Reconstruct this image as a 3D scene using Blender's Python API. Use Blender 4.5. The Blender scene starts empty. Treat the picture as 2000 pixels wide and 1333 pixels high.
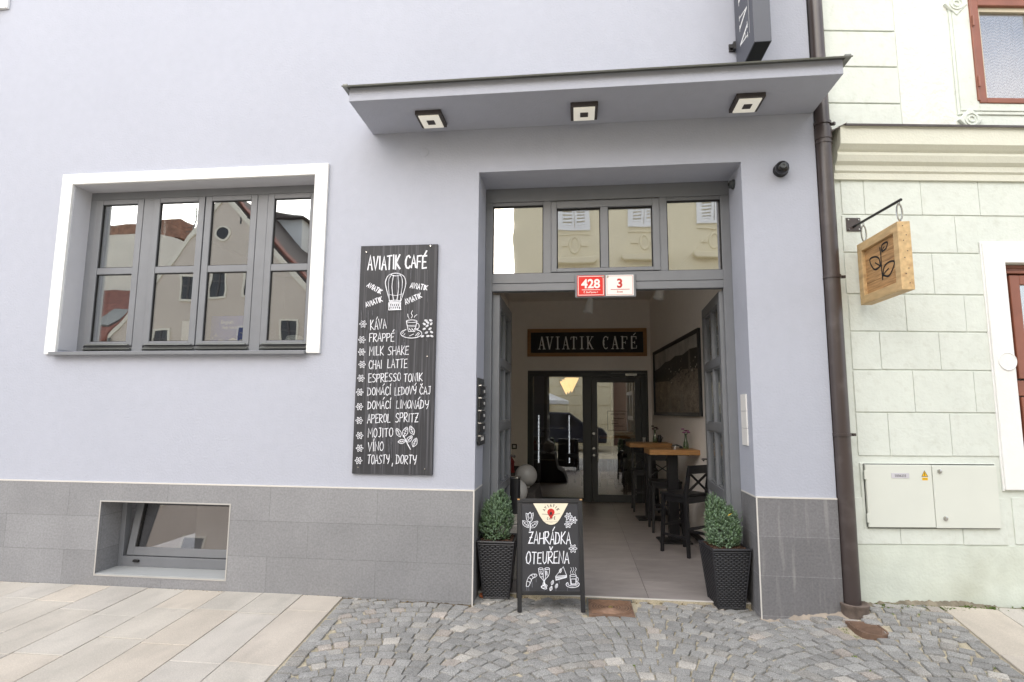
import bpy, bmesh, math, random
import numpy as np
from mathutils import Matrix, Vector
random.seed(7)
S = bpy.context.scene
COL = S.collection
R = math.radians

# ------------------------------------------------------------------ camera
cam_d = bpy.data.cameras.new("camera"); cam = bpy.data.objects.new("camera", cam_d); COL.objects.link(cam)
pitch, yaw, roll = R(7.0472), R(6.4774), R(0.4063)
fwd = Vector((-math.sin(yaw)*math.cos(pitch), math.cos(yaw)*math.cos(pitch), math.sin(pitch)))
rgt = Vector((math.cos(yaw), math.sin(yaw), 0)); up = rgt.cross(fwd)
r2 = math.cos(roll)*rgt+math.sin(roll)*up; u2 = -math.sin(roll)*rgt+math.cos(roll)*up
rot = Matrix((r2, u2, -fwd)).transposed()
cam.matrix_world = Matrix.Translation((0, -4.92, 1.57)) @ rot.to_4x4()
cam_d.sensor_width = 36; cam_d.lens = 20.049; cam_d.clip_end = 500; cam_d.clip_start = .05
S.camera = cam
# ------------------------------------------------------------------ world, sun, exposure
SUN_EL, SUN_AZ = R(30), R(196)       # azimuth clockwise from +Y: the sun stands behind the camera, a little left
w = bpy.data.worlds.new("World"); S.world = w; w.use_nodes = True
wn = w.node_tree.nodes; wl = w.node_tree.links
bg = wn["Background"]; bg.inputs[1].default_value = .15
sky = wn.new("ShaderNodeTexSky"); sky.sky_type = 'NISHITA'; sky.sun_disc = False
sky.sun_elevation = SUN_EL; sky.sun_rotation = SUN_AZ; sky.air_density = 1.2; sky.dust_density = 3.0
tc = wn.new("ShaderNodeTexCoord"); nz = wn.new("ShaderNodeTexNoise"); nz.inputs["Scale"].default_value = 3.2; nz.inputs["Detail"].default_value = 7
mp = wn.new("ShaderNodeMapping"); mp.inputs["Scale"].default_value = (1, 1, 2.6)
rp = wn.new("ShaderNodeValToRGB"); rp.color_ramp.elements[0].position = .33; rp.color_ramp.elements[1].position = .62
rp.color_ramp.elements[0].color = (.3, .3, .3, 1)
mx = wn.new("ShaderNodeMixRGB"); mx.inputs[2].default_value = (5.2, 5.3, 5.7, 1)
wl.new(tc.outputs["Generated"], mp.inputs[0]); wl.new(mp.outputs[0], nz.inputs["Vector"]); wl.new(nz.outputs[0], rp.inputs[0])
wl.new(rp.outputs[0], mx.inputs[0]); wl.new(sky.outputs[0], mx.inputs[1]); wl.new(mx.outputs[0], bg.inputs[0])
sd = bpy.data.lights.new("sun", 'SUN'); sd.energy = 1.7; sd.angle = R(85); sd.color = (1, .985, .96)
sun = bpy.data.objects.new("sun", sd); COL.objects.link(sun)
sdir = Vector((math.sin(SUN_AZ)*math.cos(SUN_EL), math.cos(SUN_AZ)*math.cos(SUN_EL), math.sin(SUN_EL)))
sun.rotation_euler = sdir.to_track_quat('Z', 'Y').to_euler()
S.view_settings.view_transform = 'Standard'; S.view_settings.look = 'None'; S.view_settings.gamma = 1
S.view_settings.exposure = 1.12
S.render.engine = 'CYCLES'
S.cycles.max_bounces = 12; S.cycles.transparent_max_bounces = 16; S.cycles.glossy_bounces = 4; S.cycles.diffuse_bounces = 9

# ------------------------------------------------------------------ helpers
def lin(r, g, b):
    f = lambda c: (c/255/12.92) if c <= 10 else ((c/255+.055)/1.055)**2.4
    return (f(r), f(g), f(b), 1)

def mat(name, base, rough=.6, metal=0., var=.08, vs=3., bump=0., bs=80., stretch=(1, 1, 1), fine=.0, fs=120., tint=False,
        emit=None, es=0., spec=.5, dark=None, dscale=2., damt=.5):
    m = bpy.data.materials.new(name); m.use_nodes = True; n = m.node_tree.nodes; l = m.node_tree.links
    p = n["Principled BSDF"]; p.inputs["Roughness"].default_value = rough; p.inputs["Metallic"].default_value = metal
    p.inputs["Specular IOR Level"].default_value = spec
    t = n.new("ShaderNodeTexCoord"); mp = n.new("ShaderNodeMapping"); mp.inputs["Scale"].default_value = stretch
    l.new(t.outputs["Object"], mp.inputs[0]); vec = mp.outputs[0]
    cur = None
    def noise(sc, det=4, v=None):
        q = n.new("ShaderNodeTexNoise"); q.inputs["Scale"].default_value = sc; q.inputs["Detail"].default_value = det
        l.new(v or vec, q.inputs["Vector"]); return q.outputs[0]
    def mul(col, fac_out, lo, hi):
        mr = n.new("ShaderNodeMapRange"); mr.inputs[1].default_value = .3; mr.inputs[2].default_value = .7
        mr.inputs[3].default_value = lo; mr.inputs[4].default_value = hi; l.new(fac_out, mr.inputs[0])
        x = n.new("ShaderNodeMixRGB"); x.blend_type = 'MULTIPLY'; x.inputs[0].default_value = 1
        if isinstance(col, tuple): x.inputs[1].default_value = col
        else: l.new(col, x.inputs[1])
        l.new(mr.outputs[0], x.inputs[2]); return x.outputs[0]
    cur = base
    if var: cur = mul(cur, noise(vs), 1-var, 1+var)
    if fine: cur = mul(cur, noise(fs, 2), 1-fine, 1+fine)
    if dark:
        mr = n.new("ShaderNodeMapRange"); mr.inputs[1].default_value = .52; mr.inputs[2].default_value = .75; mr.inputs[4].default_value = damt
        l.new(noise(dscale, 6), mr.inputs[0])
        x = n.new("ShaderNodeMixRGB"); l.new(mr.outputs[0], x.inputs[0])
        if isinstance(cur, tuple): x.inputs[1].default_value = cur
        else: l.new(cur, x.inputs[1])
        x.inputs[2].default_value = dark; cur = x.outputs[0]
    if tint:
        a = n.new("ShaderNodeAttribute"); a.attribute_name = "tint"
        x = n.new("ShaderNodeMixRGB"); x.blend_type = 'MULTIPLY'; x.inputs[0].default_value = 1
        if isinstance(cur, tuple): x.inputs[1].default_value = cur
        else: l.new(cur, x.inputs[1])
        l.new(a.outputs["Color"], x.inputs[2]); cur = x.outputs[0]
    if isinstance(cur, tuple): p.inputs["Base Color"].default_value = cur
    else: l.new(cur, p.inputs["Base Color"])
    if bump:
        b = n.new("ShaderNodeBump"); b.inputs["Strength"].default_value = bump; b.inputs["Distance"].default_value = .01
        l.new(noise(bs, 5), b.inputs["Height"]); l.new(b.outputs[0], p.inputs["Normal"])
    if emit:
        p.inputs["Emission Color"].default_value = emit; p.inputs["Emission Strength"].default_value = es
    return m

def glass(name, fac=.4, tint=(1, 1, 1, 1), refl=(1, 1, 1, 1), wob=.03, rough=0.):
    m = bpy.data.materials.new(name); m.use_nodes = True; n = m.node_tree.nodes; l = m.node_tree.links
    n.remove(n["Principled BSDF"]); out = n["Material Output"]
    tr = n.new("ShaderNodeBsdfTransparent"); tr.inputs[0].default_value = tint
    gl = n.new("ShaderNodeBsdfGlossy"); gl.inputs[0].default_value = refl; gl.inputs["Roughness"].default_value = rough
    lw = n.new("ShaderNodeLayerWeight"); lw.inputs[0].default_value = .3
    mr = n.new("ShaderNodeMapRange"); mr.inputs[3].default_value = fac; mr.inputs[4].default_value = min(1, fac+.35)
    l.new(lw.outputs["Fresnel"], mr.inputs[0])
    mxs = n.new("ShaderNodeMixShader"); l.new(mr.outputs[0], mxs.inputs[0]); l.new(tr.outputs[0], mxs.inputs[1]); l.new(gl.outputs[0], mxs.inputs[2])
    l.new(mxs.outputs[0], out.inputs[0])
    if wob:
        t = n.new("ShaderNodeTexCoord"); q = n.new("ShaderNodeTexNoise"); q.inputs["Scale"].default_value = 3.; q.inputs["Detail"].default_value = 1
        l.new(t.outputs["Object"], q.inputs["Vector"]); b = n.new("ShaderNodeBump"); b.inputs["Strength"].default_value = wob*.05; b.inputs["Distance"].default_value = .1
        l.new(q.outputs[0], b.inputs["Height"]); l.new(b.outputs[0], gl.inputs["Normal"])
    return m

WM = {}
def wm(o): return WM.get(o.name, Matrix())

def tag(o, label=None, cat=None, group=None, kind=None):
    if label: o["label"] = label
    if cat: o["category"] = cat
    if group: o["group"] = group
    if kind: o["kind"] = kind
    return o

def thing(name, label, cat, loc=(0, 0, 0), rz=0., group=None):
    o = bpy.data.objects.new(name, None); COL.objects.link(o); o.empty_display_size = .1
    o.location = loc; o.rotation_euler = (0, 0, rz)
    WM[o.name] = Matrix.Translation(loc) @ Matrix.Rotation(rz, 4, 'Z')
    return tag(o, label, cat, group)

def copy_tree(o, loc, rz, label, parent=None):
    c = o.copy(); COL.objects.link(c)
    if parent is None:
        c.location = loc; c.rotation_euler = (0, 0, rz); c["label"] = label
    else: c.parent = parent
    for ch in [x for x in bpy.data.objects if x.parent == o]: copy_tree(ch, None, None, None, c)
    return c

class MB:
    def __init__(s, xf=None): s.v = []; s.f = []; s.m = []; s.t = []; s.xf = xf; s.mi = 0; s.tc = (1, 1, 1)
    def add(s, vs, fs):
        b = len(s.v)
        for p in vs:
            p = Vector(p)
            s.v.append(s.xf @ p if s.xf else p); s.t.append(s.tc)
        for f in fs: s.f.append([b+i for i in f]); s.m.append(s.mi)
    def box(s, x0, x1, y0, y1, z0, z1):
        s.add([(x0, y0, z0), (x1, y0, z0), (x1, y1, z0), (x0, y1, z0), (x0, y0, z1), (x1, y0, z1), (x1, y1, z1), (x0, y1, z1)],
              [(0, 3, 2, 1), (4, 5, 6, 7), (0, 1, 5, 4), (1, 2, 6, 5), (2, 3, 7, 6), (3, 0, 4, 7)])
    def hexa(s, b, t):
        s.add(list(b)+list(t), [(0, 3, 2, 1), (4, 5, 6, 7), (0, 1, 5, 4), (1, 2, 6, 5), (2, 3, 7, 6), (3, 0, 4, 7)])
    def prism(s, pts, a, b, axis='y'):
        n = len(pts)
        mk = {'y': lambda p, d: (p[0], d, p[1]), 'z': lambda p, d: (p[0], p[1], d), 'x': lambda p, d: (d, p[0], p[1])}[axis]
        s.add([mk(p, a) for p in pts]+[mk(p, b) for p in pts],
              [list(range(n))[::-1], list(range(n, 2*n))]+[(i, (i+1) % n, n+(i+1) % n, n+i) for i in range(n)])
    def bar(s, p0, p1, w, h=None, upv=(0, 0, 1)):
        p0, p1 = Vector(p0), Vector(p1); h = h or w; d = (p1-p0).normalized(); u = Vector(upv)
        if abs(d.dot(u)) > .95: u = Vector((0, 1, 0))
        a = d.cross(u).normalized()*w/2; b = a.cross(d).normalized()*h/2
        q = lambda p: [p-a-b, p+a-b, p+a+b, p-a+b]
        s.hexa(q(p0), q(p1))
    def tube(s, pts, r, n=12, caps=True):
        pts = [Vector(p) for p in pts]; rs = r if isinstance(r, (list, tuple)) else [r]*len(pts); rings = []
        prev = None
        for i, p in enumerate(pts):
            d = (pts[min(i+1, len(pts)-1)]-pts[max(i-1, 0)]).normalized()
            a = prev if prev is not None else (Vector((1, 0, 0)) if abs(d.x) < .9 else Vector((0, 1, 0)))
            a = (a-d*a.dot(d)).normalized(); prev = a; b = d.cross(a)
            rings.append([p+(a*math.cos(2*math.pi*k/n)+b*math.sin(2*math.pi*k/n))*rs[i] for k in range(n)])
        s.loft(rings, caps)
    def loft(s, rings, caps=True):
        n = len(rings[0]); vs = [p for q in rings for p in q]; fs = []
        for i in range(len(rings)-1):
            for k in range(n): fs.append((i*n+k, i*n+(k+1) % n, (i+1)*n+(k+1) % n, (i+1)*n+k))
        if caps: fs.append(list(range(n))[::-1]); fs.append([(len(rings)-1)*n+k for k in range(n)])
        s.add(vs, fs)
    def lathe(s, prof, c=(0, 0, 0), n=24, caps=True):
        s.loft([[(c[0]+r*math.cos(2*math.pi*k/n), c[1]+r*math.sin(2*math.pi*k/n), c[2]+z) for k in range(n)] for r, z in prof], caps)
    def sphere(s, c, r, n=24, k=14, sq=1.):
        s.lathe([(max(1e-4, r*math.sin(math.pi*i/k)), -r*sq*math.cos(math.pi*i/k)) for i in range(k+1)], c, n)
    def grid_holes(s, xs, zs, y0, y1, hole):
        """wall of cells between xs and zs, leaving out the cells for which hole(xc,zc)"""
        for i in range(len(xs)-1):
            for j in range(len(zs)-1):
                if not hole((xs[i]+xs[i+1])/2, (zs[j]+zs[j+1])/2): s.box(xs[i], xs[i+1], y0, y1, zs[j], zs[j+1])
    def split_build(s, name, mats, parent, **k):
        n = len(s.v); root = list(range(n))
        def fd(i):
            while root[i] != i: root[i] = root[root[i]]; i = root[i]
            return i
        for f in s.f:
            for i in f[1:]: root[fd(i)] = fd(f[0])
        gr = {}
        for f, m in zip(s.f, s.m): gr.setdefault(fd(f[0]), []).append((f, m))
        for fl in gr.values():
            q = MB(); ids = {}
            for f, m in fl:
                for i in f:
                    if i not in ids: ids[i] = len(q.v); q.v.append(s.v[i]); q.t.append(s.t[i])
                q.f.append([ids[i] for i in f]); q.m.append(m)
            q.build(name, mats, parent, **k)
    def build(s, name, mats, parent=None, smooth=False, bevel=0., seg=2, weld=False):
        inv = wm(parent).inverted() if parent else Matrix()
        me = bpy.data.meshes.new(name)
        me.from_pydata([tuple(inv @ p) for p in s.v], [], s.f)
        mats = mats if isinstance(mats, (list, tuple)) else [mats]
        for m in mats: me.materials.append(m)
        me.polygons.foreach_set("material_index", s.m)
        ca = me.color_attributes.new("tint", 'FLOAT_COLOR', 'POINT')
        ca.data.foreach_set("color", [c for t in s.t for c in (t[0], t[1], t[2], 1.)])
        bm = bmesh.new(); bm.from_mesh(me)
        if weld: bmesh.ops.remove_doubles(bm, verts=bm.verts, dist=1e-4)
        bmesh.ops.recalc_face_normals(bm, faces=bm.faces)
        bm.to_mesh(me); bm.free()
        if smooth:
            me.polygons.foreach_set("use_smooth", [True]*len(me.polygons))
            me.set_sharp_from_angle(angle=R(38))
        o = bpy.data.objects.new(name, me); COL.objects.link(o)
        if parent: o.parent = parent
        WM[o.name] = wm(parent) if parent else Matrix()
        if bevel:
            b = o.modifiers.new("bevel", 'BEVEL'); b.width = bevel; b.segments = seg; b.limit_method = 'ANGLE'; b.angle_limit = R(40)
        return o

# flat drawing on a plane: origin, axis a, axis b, normal
class Plane:
    def __init__(s, o, a, b):
        s.o = Vector(o); s.a = Vector(a).normalized(); s.b = Vector(b).normalized(); s.n = s.a.cross(s.b); s.h = .0012
    def pt(s, p, h=0): return s.o+s.a*p[0]+s.b*p[1]+s.n*h

def quadmap(c, W, H):
    """homography taking four corners (tl, tr, br, bl) of a sketch to a W x H board with its origin at lower left"""
    A = []; B = []
    for (x, y), (X, Y) in zip(c, ((0, H), (W, H), (W, 0), (0, 0))):
        A += [[x, y, 1, 0, 0, 0, -X*x, -X*y], [0, 0, 0, x, y, 1, -Y*x, -Y*y]]; B += [X, Y]
    h = np.linalg.solve(np.array(A, float), np.array(B, float))
    return lambda p: ((h[0]*p[0]+h[1]*p[1]+h[2])/(h[6]*p[0]+h[7]*p[1]+1), (h[3]*p[0]+h[4]*p[1]+h[5])/(h[6]*p[0]+h[7]*p[1]+1))

def stroke(mb, pl, pts, wd, closed=False, jit=0.):
    pts = [Vector((p[0], p[1])) for p in pts]
    if closed: pts.append(pts[0].copy())
    pts = [p for i, p in enumerate(pts) if i == 0 or (p-pts[i-1]).length > 1e-5]
    if len(pts) < 2: return
    pl.h += .00003
    L = []; Rr = []
    for i, p in enumerate(pts):
        d0 = (p-pts[i-1]).normalized() if i else (pts[1]-p).normalized()
        d1 = (pts[i+1]-p).normalized() if i < len(pts)-1 else d0
        t = (d0+d1)
        t = t.normalized() if t.length > .2 else d0
        n = Vector((-t.y, t.x)); k = wd/2*(1+random.uniform(-jit, jit))/max(.55, n.dot(Vector((-d0.y, d0.x))))
        e = t*wd*.3*(-1 if i == 0 else (1 if i == len(pts)-1 else 0))
        L.append(pl.pt(p+n*k+e, pl.h)); Rr.append(pl.pt(p-n*k+e, pl.h))
    n = len(pts)
    mb.add(L+Rr, [(i, n+i, n+i+1, i+1) for i in range(n-1)])

def fill(mb, pl, pts, dh=.0):
    pl.h += .00005
    mb.add([pl.pt(p, pl.h+dh) for p in pts], [list(range(len(pts)))])

def ell(cx, cy, rx, ry, a0=0, a1=360, n=18, rot=0):
    o = []
    for i in range(n+1):
        a = R(a0+(a1-a0)*i/n); x, y = rx*math.cos(a), ry*math.sin(a); c, s = math.cos(R(rot)), math.sin(R(rot))
        o.append((cx+x*c-y*s, cy+x*s+y*c))
    return o

GL = {
 'A': [[(0, 0), (.5, 1), (1, 0)], [(.2, .36), (.82, .36)]],
 'B': [[(0, 0), (0, 1), (.7, .95), (.85, .75), (.6, .55), (0, .52)], [(.6, .55), (1, .3), (.7, .02), (0, 0)]],
 'C': [[(1, .83), (.72, 1), (.3, .93), (.05, .62), (.05, .33), (.3, .04), (.7, 0), (1, .16)]],
 'D': [[(0, 0), (.05, 1)], [(-.15, .97), (.55, .93), (.95, .55), (.75, .14), (-.1, 0)]],
 'E': [[(1, 1), (.05, .98), (0, 0), (1, .02)], [(.02, .5), (.8, .53)]],
 'F': [[(1, 1), (0, .97), (0, 0)], [(0, .52), (.75, .54)]],
 'H': [[(0, 0), (.05, 1)], [(1, 0), (.95, 1)], [(0, .48), (1, .52)]],
 'I': [[(.5, 0), (.5, 1)]],
 'J': [[(.3, 1), (1, 1)], [(.8, 1), (.78, .2), (.5, 0), (.1, .08)]],
 'K': [[(.02, 0), (.08, 1)], [(.95, 1), (.08, .45), (1, .02)]],
 'L': [[(.1, 1), (0, 0), (.95, .03)]],
 'M': [[(0, 0), (.08, 1), (.5, .4), (.95, 1), (1, 0)]],
 'N': [[(0, 0), (.05, 1), (.92, 0), (1, 1)]],
 'O': [[(.5, 1), (.15, .82), (.02, .45), (.2, .08), (.55, 0), (.9, .2), (1, .6), (.8, .92), (.5, 1)]],
 'P': [[(0, 0), (.05, 1)], [(-.1, .96), (.7, .98), (.95, .77), (.7, .52), (.05, .45)]],
 'R': [[(0, 0), (.05, 1)], [(-.1, .96), (.7, .98), (.92, .78), (.65, .55), (.05, .47), (1, 0)]],
 'S': [[(.95, .9), (.6, 1), (.2, .9), (.12, .68), (.45, .52), (.85, .36), (.85, .12), (.45, 0), (0, .06)]],
 'T': [[(0, .97), (1, 1)], [(.52, .98), (.46, 0)]],
 'U': [[(.05, 1), (.1, .25), (.4, 0), (.8, .2), (.95, 1)]],
 'V': [[(0, 1), (.42, 0), (1, 1)]],
 'Y': [[(.02, 1), (.1, .6), (.45, .45), (.95, .6)], [(1, 1), (.85, .3), (.55, 0)]],
 'Z': [[(.02, .97), (.95, 1), (.05, .02), (1, .04)], [(.25, .5), (.75, .52)]],
 ',': [[(.5, .12), (.3, -.22)]],
}
ACC = {'Á': ('A', '´'), 'É': ('E', '´'), 'Í': ('I', '´'), 'Ý': ('Y', '´'), 'Č': ('C', 'v'), 'Ř': ('R', 'v'), 'Š': ('S', 'v')}
WID = {'I': .32, 'M': 1.15, 'J': .8, ' ': .9, ',': .5, 'L': .85, 'F': .85, 'E': .85}

def chalk(mb, pl, mapf, text, p0, p1, h, wd, slant=.0, jit=.03):
    """hand lettering from p0 to p1 (sketch units, y down) with cap height h"""
    p0, p1 = Vector(p0), Vector(p1); d = p1-p0; L = d.length; d.normalize(); u = Vector((d.y, -d.x))
    ws = [WID.get(ACC.get(c, (c,))[0], 1.) for c in text]; gap = .28
    tot = sum(ws)+gap*(len(ws)-1); k = L/tot; x = 0.
    for c, wc in zip(text, ws):
        b, acc = ACC.get(c, (c, None)); hh = h*(1+random.uniform(-.05, .05)); dy = random.uniform(-.03, .03)*h
        st = [list(q) for q in GL.get(b, [])]
        if acc == '´': st.append([(.5, 1.12), (.95, 1.4)])
        if acc == 'v': st.append([(.25, 1.38), (.5, 1.14), (.85, 1.4)])
        for q in st:
            pts = []
            for i, (a, bb) in enumerate(q):
                a = a+random.uniform(-jit, jit); bb = bb+random.uniform(-jit, jit)
                v = p0+d*((x+a*wc)*k+slant*bb*h)+u*(bb*hh+dy); pts.append(mapf(v))
            stroke(mb, pl, pts, wd, jit=.18)
        x += wc+gap

def smooth(pts, n=4):
    out = []
    P = [Vector(p) for p in pts]
    for i in range(len(P)-1):
        a, b, c, d = P[max(i-1, 0)], P[i], P[i+1], P[min(i+2, len(P)-1)]
        for j in range(n):
            t = j/n; out.append(.5*((2*b)+(c-a)*t+(2*a-5*b+4*c-d)*t*t+(3*b-a-3*c+d)*t**3))
    out.append(P[-1]); return [tuple(p) for p in out]

def font_text(mb, pl, body, x, y, size, align='CENTER', sx=1., bold=0., rotf=None):
    cu = bpy.data.curves.new("t", 'FONT'); cu.body = body; cu.size = size; cu.align_x = align; cu.offset = bold; cu.resolution_u = 4
    ob = bpy.data.objects.new("t", cu); COL.objects.link(ob)
    dg = bpy.context.evaluated_depsgraph_get(); me = bpy.data.meshes.new_from_object(ob.evaluated_get(dg))
    pl.h += .00005
    mb.add([pl.pt((x+v.co.x*sx, y+v.co.y), pl.h) for v in me.vertices], [list(p.vertices) for p in me.polygons])
    bpy.data.objects.remove(ob); bpy.data.curves.remove(cu); bpy.data.meshes.remove(me)

SERIF = {  # condensed slab lettering: thick strokes, thin strokes, serifs
 'A': ([((.52, 1), (.86, 0))], [((.5, 1), (.16, 0)), ((.27, .33), (.75, .33))], [(.16, 0, .17), (.86, 0, .2)]),
 'V': ([((.14, 1), (.48, 0))], [((.86, 1), (.5, 0))], [(.14, 1, .2), (.86, 1, .17)]),
 'I': ([((.5, 0), (.5, 1))], [], [(.5, 0, .26), (.5, 1, .26)]),
 'T': ([((.5, 0), (.5, 1))], [((.1, .97), (.9, .97)), ((.1, .97), (.07, .78)), ((.9, .97), (.93, .78))], [(.5, 0, .24)]),
 'K': ([((.22, 0), (.22, 1)), ((.4, .52), (.85, 0))], [((.85, 1), (.24, .36))], [(.22, 0, .2), (.22, 1, .2), (.85, 1, .16), (.85, 0, .17)]),
 'C': ([], [], []),
 'F': ([((.25, 0), (.25, 1))], [((.25, .97), (.9, .97)), ((.25, .5), (.68, .5)), ((.9, .97), (.9, .76)), ((.68, .6), (.68, .4))], [(.25, 0, .22), (.2, 1, .15)]),
 'E': ([((.25, 0), (.25, 1))], [((.2, .97), (.88, .97)), ((.25, .5), (.66, .5)), ((.2, .03), (.9, .03)), ((.88, .97), (.88, .78)), ((.66, .6), (.66, .4)), ((.9, .03), (.92, .25))], []),
}
def serif_text(mb, pl, text, x0, y0, lw, h, pitch_):
    x = x0
    for c in text:
        b = 'E' if c == 'É' else c
        if b in SERIF:
            th, tn, se = SERIF[b]; P = lambda p: (x+p[0]*lw, y0+p[1]*h)
            for a, d in th: stroke(mb, pl, [P(a), P(d)], lw*.2)
            for a, d in tn: stroke(mb, pl, [P(a), P(d)], lw*.09)
            for sx_, sy_, hw in se: stroke(mb, pl, [P((sx_-hw, sy_)), P((sx_+hw, sy_))], lw*.09)
            if b == 'C':
                stroke(mb, pl, [(x+lw*(.52+.38*math.cos(a)), y0+h*(.5+.5*math.sin(a))) for a in [R(q) for q in range(55, 306, 10)]], lw*.13)
                stroke(mb, pl, [P((.27, .3)), P((.2, .5)), P((.27, .7))], lw*.16)
                stroke(mb, pl, [P((.76, .72)), P((.84, .95))], lw*.09)
            if c == 'É': stroke(mb, pl, [P((.5, 1.1)), P((.8, 1.27))], lw*.12)
        x += pitch_

# ------------------------------------------------------------------ materials
def plaster(name, base, blot=.05, bump=.25):
    return mat(name, base, rough=.88, var=blot, vs=.9, bump=bump, bs=55, fine=.016, fs=11, spec=.25)

M = {}
M['wall'] = plaster('grey_plaster', lin(172, 175, 186), .02, .3)
M['white'] = plaster('white_plaster', lin(232, 232, 230), .02, .12)
M['reveal'] = plaster('reveal_plaster', lin(196, 196, 201), .02, .15)
M['frame'] = mat('grey_painted_wood', lin(117, 119, 123), rough=.42, var=.05, vs=6, bump=.03, bs=40)
M['frame_d'] = mat('anthracite_aluminium', lin(62, 65, 66), rough=.4, var=.05)
M['rubber'] = mat('black_gasket', lin(20, 20, 20), rough=.7)
M['glass'] = glass('window_glass', .36, wob=.13, tint=(.85, .87, .86, 1), refl=(.93, .95, .95, 1))
M['glass_thin'] = glass('old_window_glass', .07, wob=.15)
M['glass_top'] = glass('transom_glass', .4, wob=.13, tint=(.96, .96, .95, 1), refl=(.95, .95, .95, 1))
M['glass_cel'] = glass('cellar_glass', .28, wob=.03, tint=(.5, .5, .5, 1), refl=(.9, .88, .88, 1), rough=.02)
M['glass_in'] = glass('door_glass', .26, wob=.02, tint=(.85, .85, .82, 1))
M['glass_leaf'] = glass('leaf_glass', .12, wob=.02, tint=(.9, .92, .92, 1))
M['black'] = mat('black_paint', lin(30, 30, 32), rough=.38, var=.15, vs=12, bump=.03)
M['blackwood'] = mat('black_stained_wood', lin(27, 27, 30), rough=.45, var=.15, vs=10, stretch=(1, 1, .2), bump=.04)
M['board'] = mat('chalkboard', lin(46, 46, 50), rough=.6, var=.12, vs=4)
M['chalk'] = mat('chalk', lin(226, 227, 233), rough=.9, var=.1, vs=70)
M['chalk_dim'] = mat('faded_chalk', lin(112, 113, 120), rough=.9, var=.25, vs=50)
M['darkbrown'] = mat('brown_sheet_metal', lin(66, 57, 55), rough=.32, var=.08, vs=5, spec=.6, dark=lin(110, 104, 102), dscale=7, damt=.3)
M['zinc'] = mat('grey_sheet_metal', lin(118, 120, 116), rough=.4, metal=.3, var=.1, vs=5)
M['steel'] = mat('stainless_steel', lin(190, 190, 188), rough=.25, metal=1., var=.05)
M['lampdark'] = mat('dark_bronze', lin(62, 56, 54), rough=.5)
M['lampwhite'] = mat('frosted_diffuser', lin(235, 232, 220), rough=.5, var=0, emit=(1, .95, .84, 1), es=.13)
M['pine'] = mat('golden_pine', lin(198, 168, 122), rough=.55, var=.16, vs=5, stretch=(6, 1.2, 6), bump=.05, bs=30, dark=lin(142, 96, 56), dscale=3, damt=.6)
M['oak'] = mat('oiled_oak', lin(168, 124, 76), rough=.42, var=.22, vs=7, stretch=(1.2, 8, 8), bump=.04, bs=40, dark=lin(110, 68, 34), dscale=6, damt=.5)
M['rustic'] = mat('weathered_planks', lin(182, 142, 96), rough=.75, var=.25, vs=6, stretch=(5, 1, 14), bump=.2, bs=30, dark=lin(92, 62, 40), dscale=4, damt=.7)
M['signoak'] = mat('brown_sign_frame', lin(158, 116, 74), rough=.6, var=.15, vs=6, stretch=(1, 4, 8), bump=.05)
M['hall'] = plaster('warm_white_paint', lin(241, 235, 228), .02, .06)
M['hallceil'] = plaster('ceiling_paint', lin(236, 231, 224), .02, .05)
M['mint'] = mat('pale_green_plaster', lin(212, 217, 209), rough=.88, var=.03, vs=1.1, bump=.3, bs=45, fine=.03, fs=7, spec=.25, dark=lin(168, 168, 152), dscale=16, damt=.22)
M['mintbase'] = mat('pale_green_plinth', lin(205, 211, 200), rough=.9, var=.06, vs=1.3, bump=.35, bs=45, fine=.05, fs=6, dark=lin(168, 170, 152), dscale=1.6, damt=.5, spec=.2)
M['cream'] = plaster('cream_stucco', lin(216, 216, 202), .04, .25)
M['offwhite'] = mat('rough_white_render', lin(222, 223, 216), rough=.95, var=.05, vs=4, bump=1., bs=24, spec=.2, dark=lin(180, 176, 168), dscale=9, damt=.25)
M['redwood'] = mat('red_brown_paint', lin(136, 84, 66), rough=.4, var=.1, vs=8, bump=.04, bs=50)
M['beigewood'] = mat('beige_paint', lin(196, 186, 164), rough=.5, var=.08)
M['curtain'] = mat('net_curtain', lin(126, 118, 112), rough=.9, var=.5, vs=18, stretch=(2, 1, 9))
M['cabinet'] = mat('pale_green_metal', lin(212, 215, 206), rough=.4, var=.02, vs=3)
M['red'] = mat('red_enamel', lin(214, 40, 34), rough=.3, var=.03)
M['white_en'] = mat('white_enamel', lin(234, 232, 228), rough=.3, var=.02)
M['red_d'] = mat('dark_red_enamel', lin(186, 34, 28), rough=.4)
M['ink'] = mat('black_ink', lin(26, 26, 26), rough=.7)
M['yellow'] = mat('yellow_sticker', lin(236, 186, 20), rough=.5)
M['cast'] = mat('rusty_cast_iron', lin(122, 98, 82), rough=.75, metal=.2, var=.25, vs=14, bump=.3, bs=60, dark=lin(70, 54, 46), dscale=9)
M['wicker'] = mat('black_wicker', lin(42, 42, 46), rough=.42, var=.15, vs=20)
M['soil'] = mat('potting_soil', lin(74, 52, 38), rough=1, var=.4, vs=30, bump=1, bs=40)
M['leaf'] = mat('conifer_foliage', lin(114, 130, 108), rough=.75, var=.2, vs=20, tint=True, spec=.2)
M['stem'] = mat('stem_bark', lin(80, 62, 46), rough=.9)
M['granite'] = mat('granite_setts', lin(143, 141, 138), rough=.86, var=.12, vs=9, fine=.34, fs=130, bump=.5, bs=70, tint=True, spec=.3)
M['sand'] = mat('joint_sand', lin(178, 168, 146), rough=1, var=.2, vs=8, fine=.25, fs=140, bump=.7, bs=130, dark=lin(104, 100, 74), dscale=5, damt=.6)
M['slab'] = mat('sandstone_slabs', lin(184, 178, 169), rough=.85, var=.11, vs=1.7, stretch=(1.6, .8, 1), fine=.1, fs=110, bump=.2, bs=90, tint=True, spec=.25, dark=lin(146, 142, 136), dscale=4.5, damt=.3)
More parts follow.
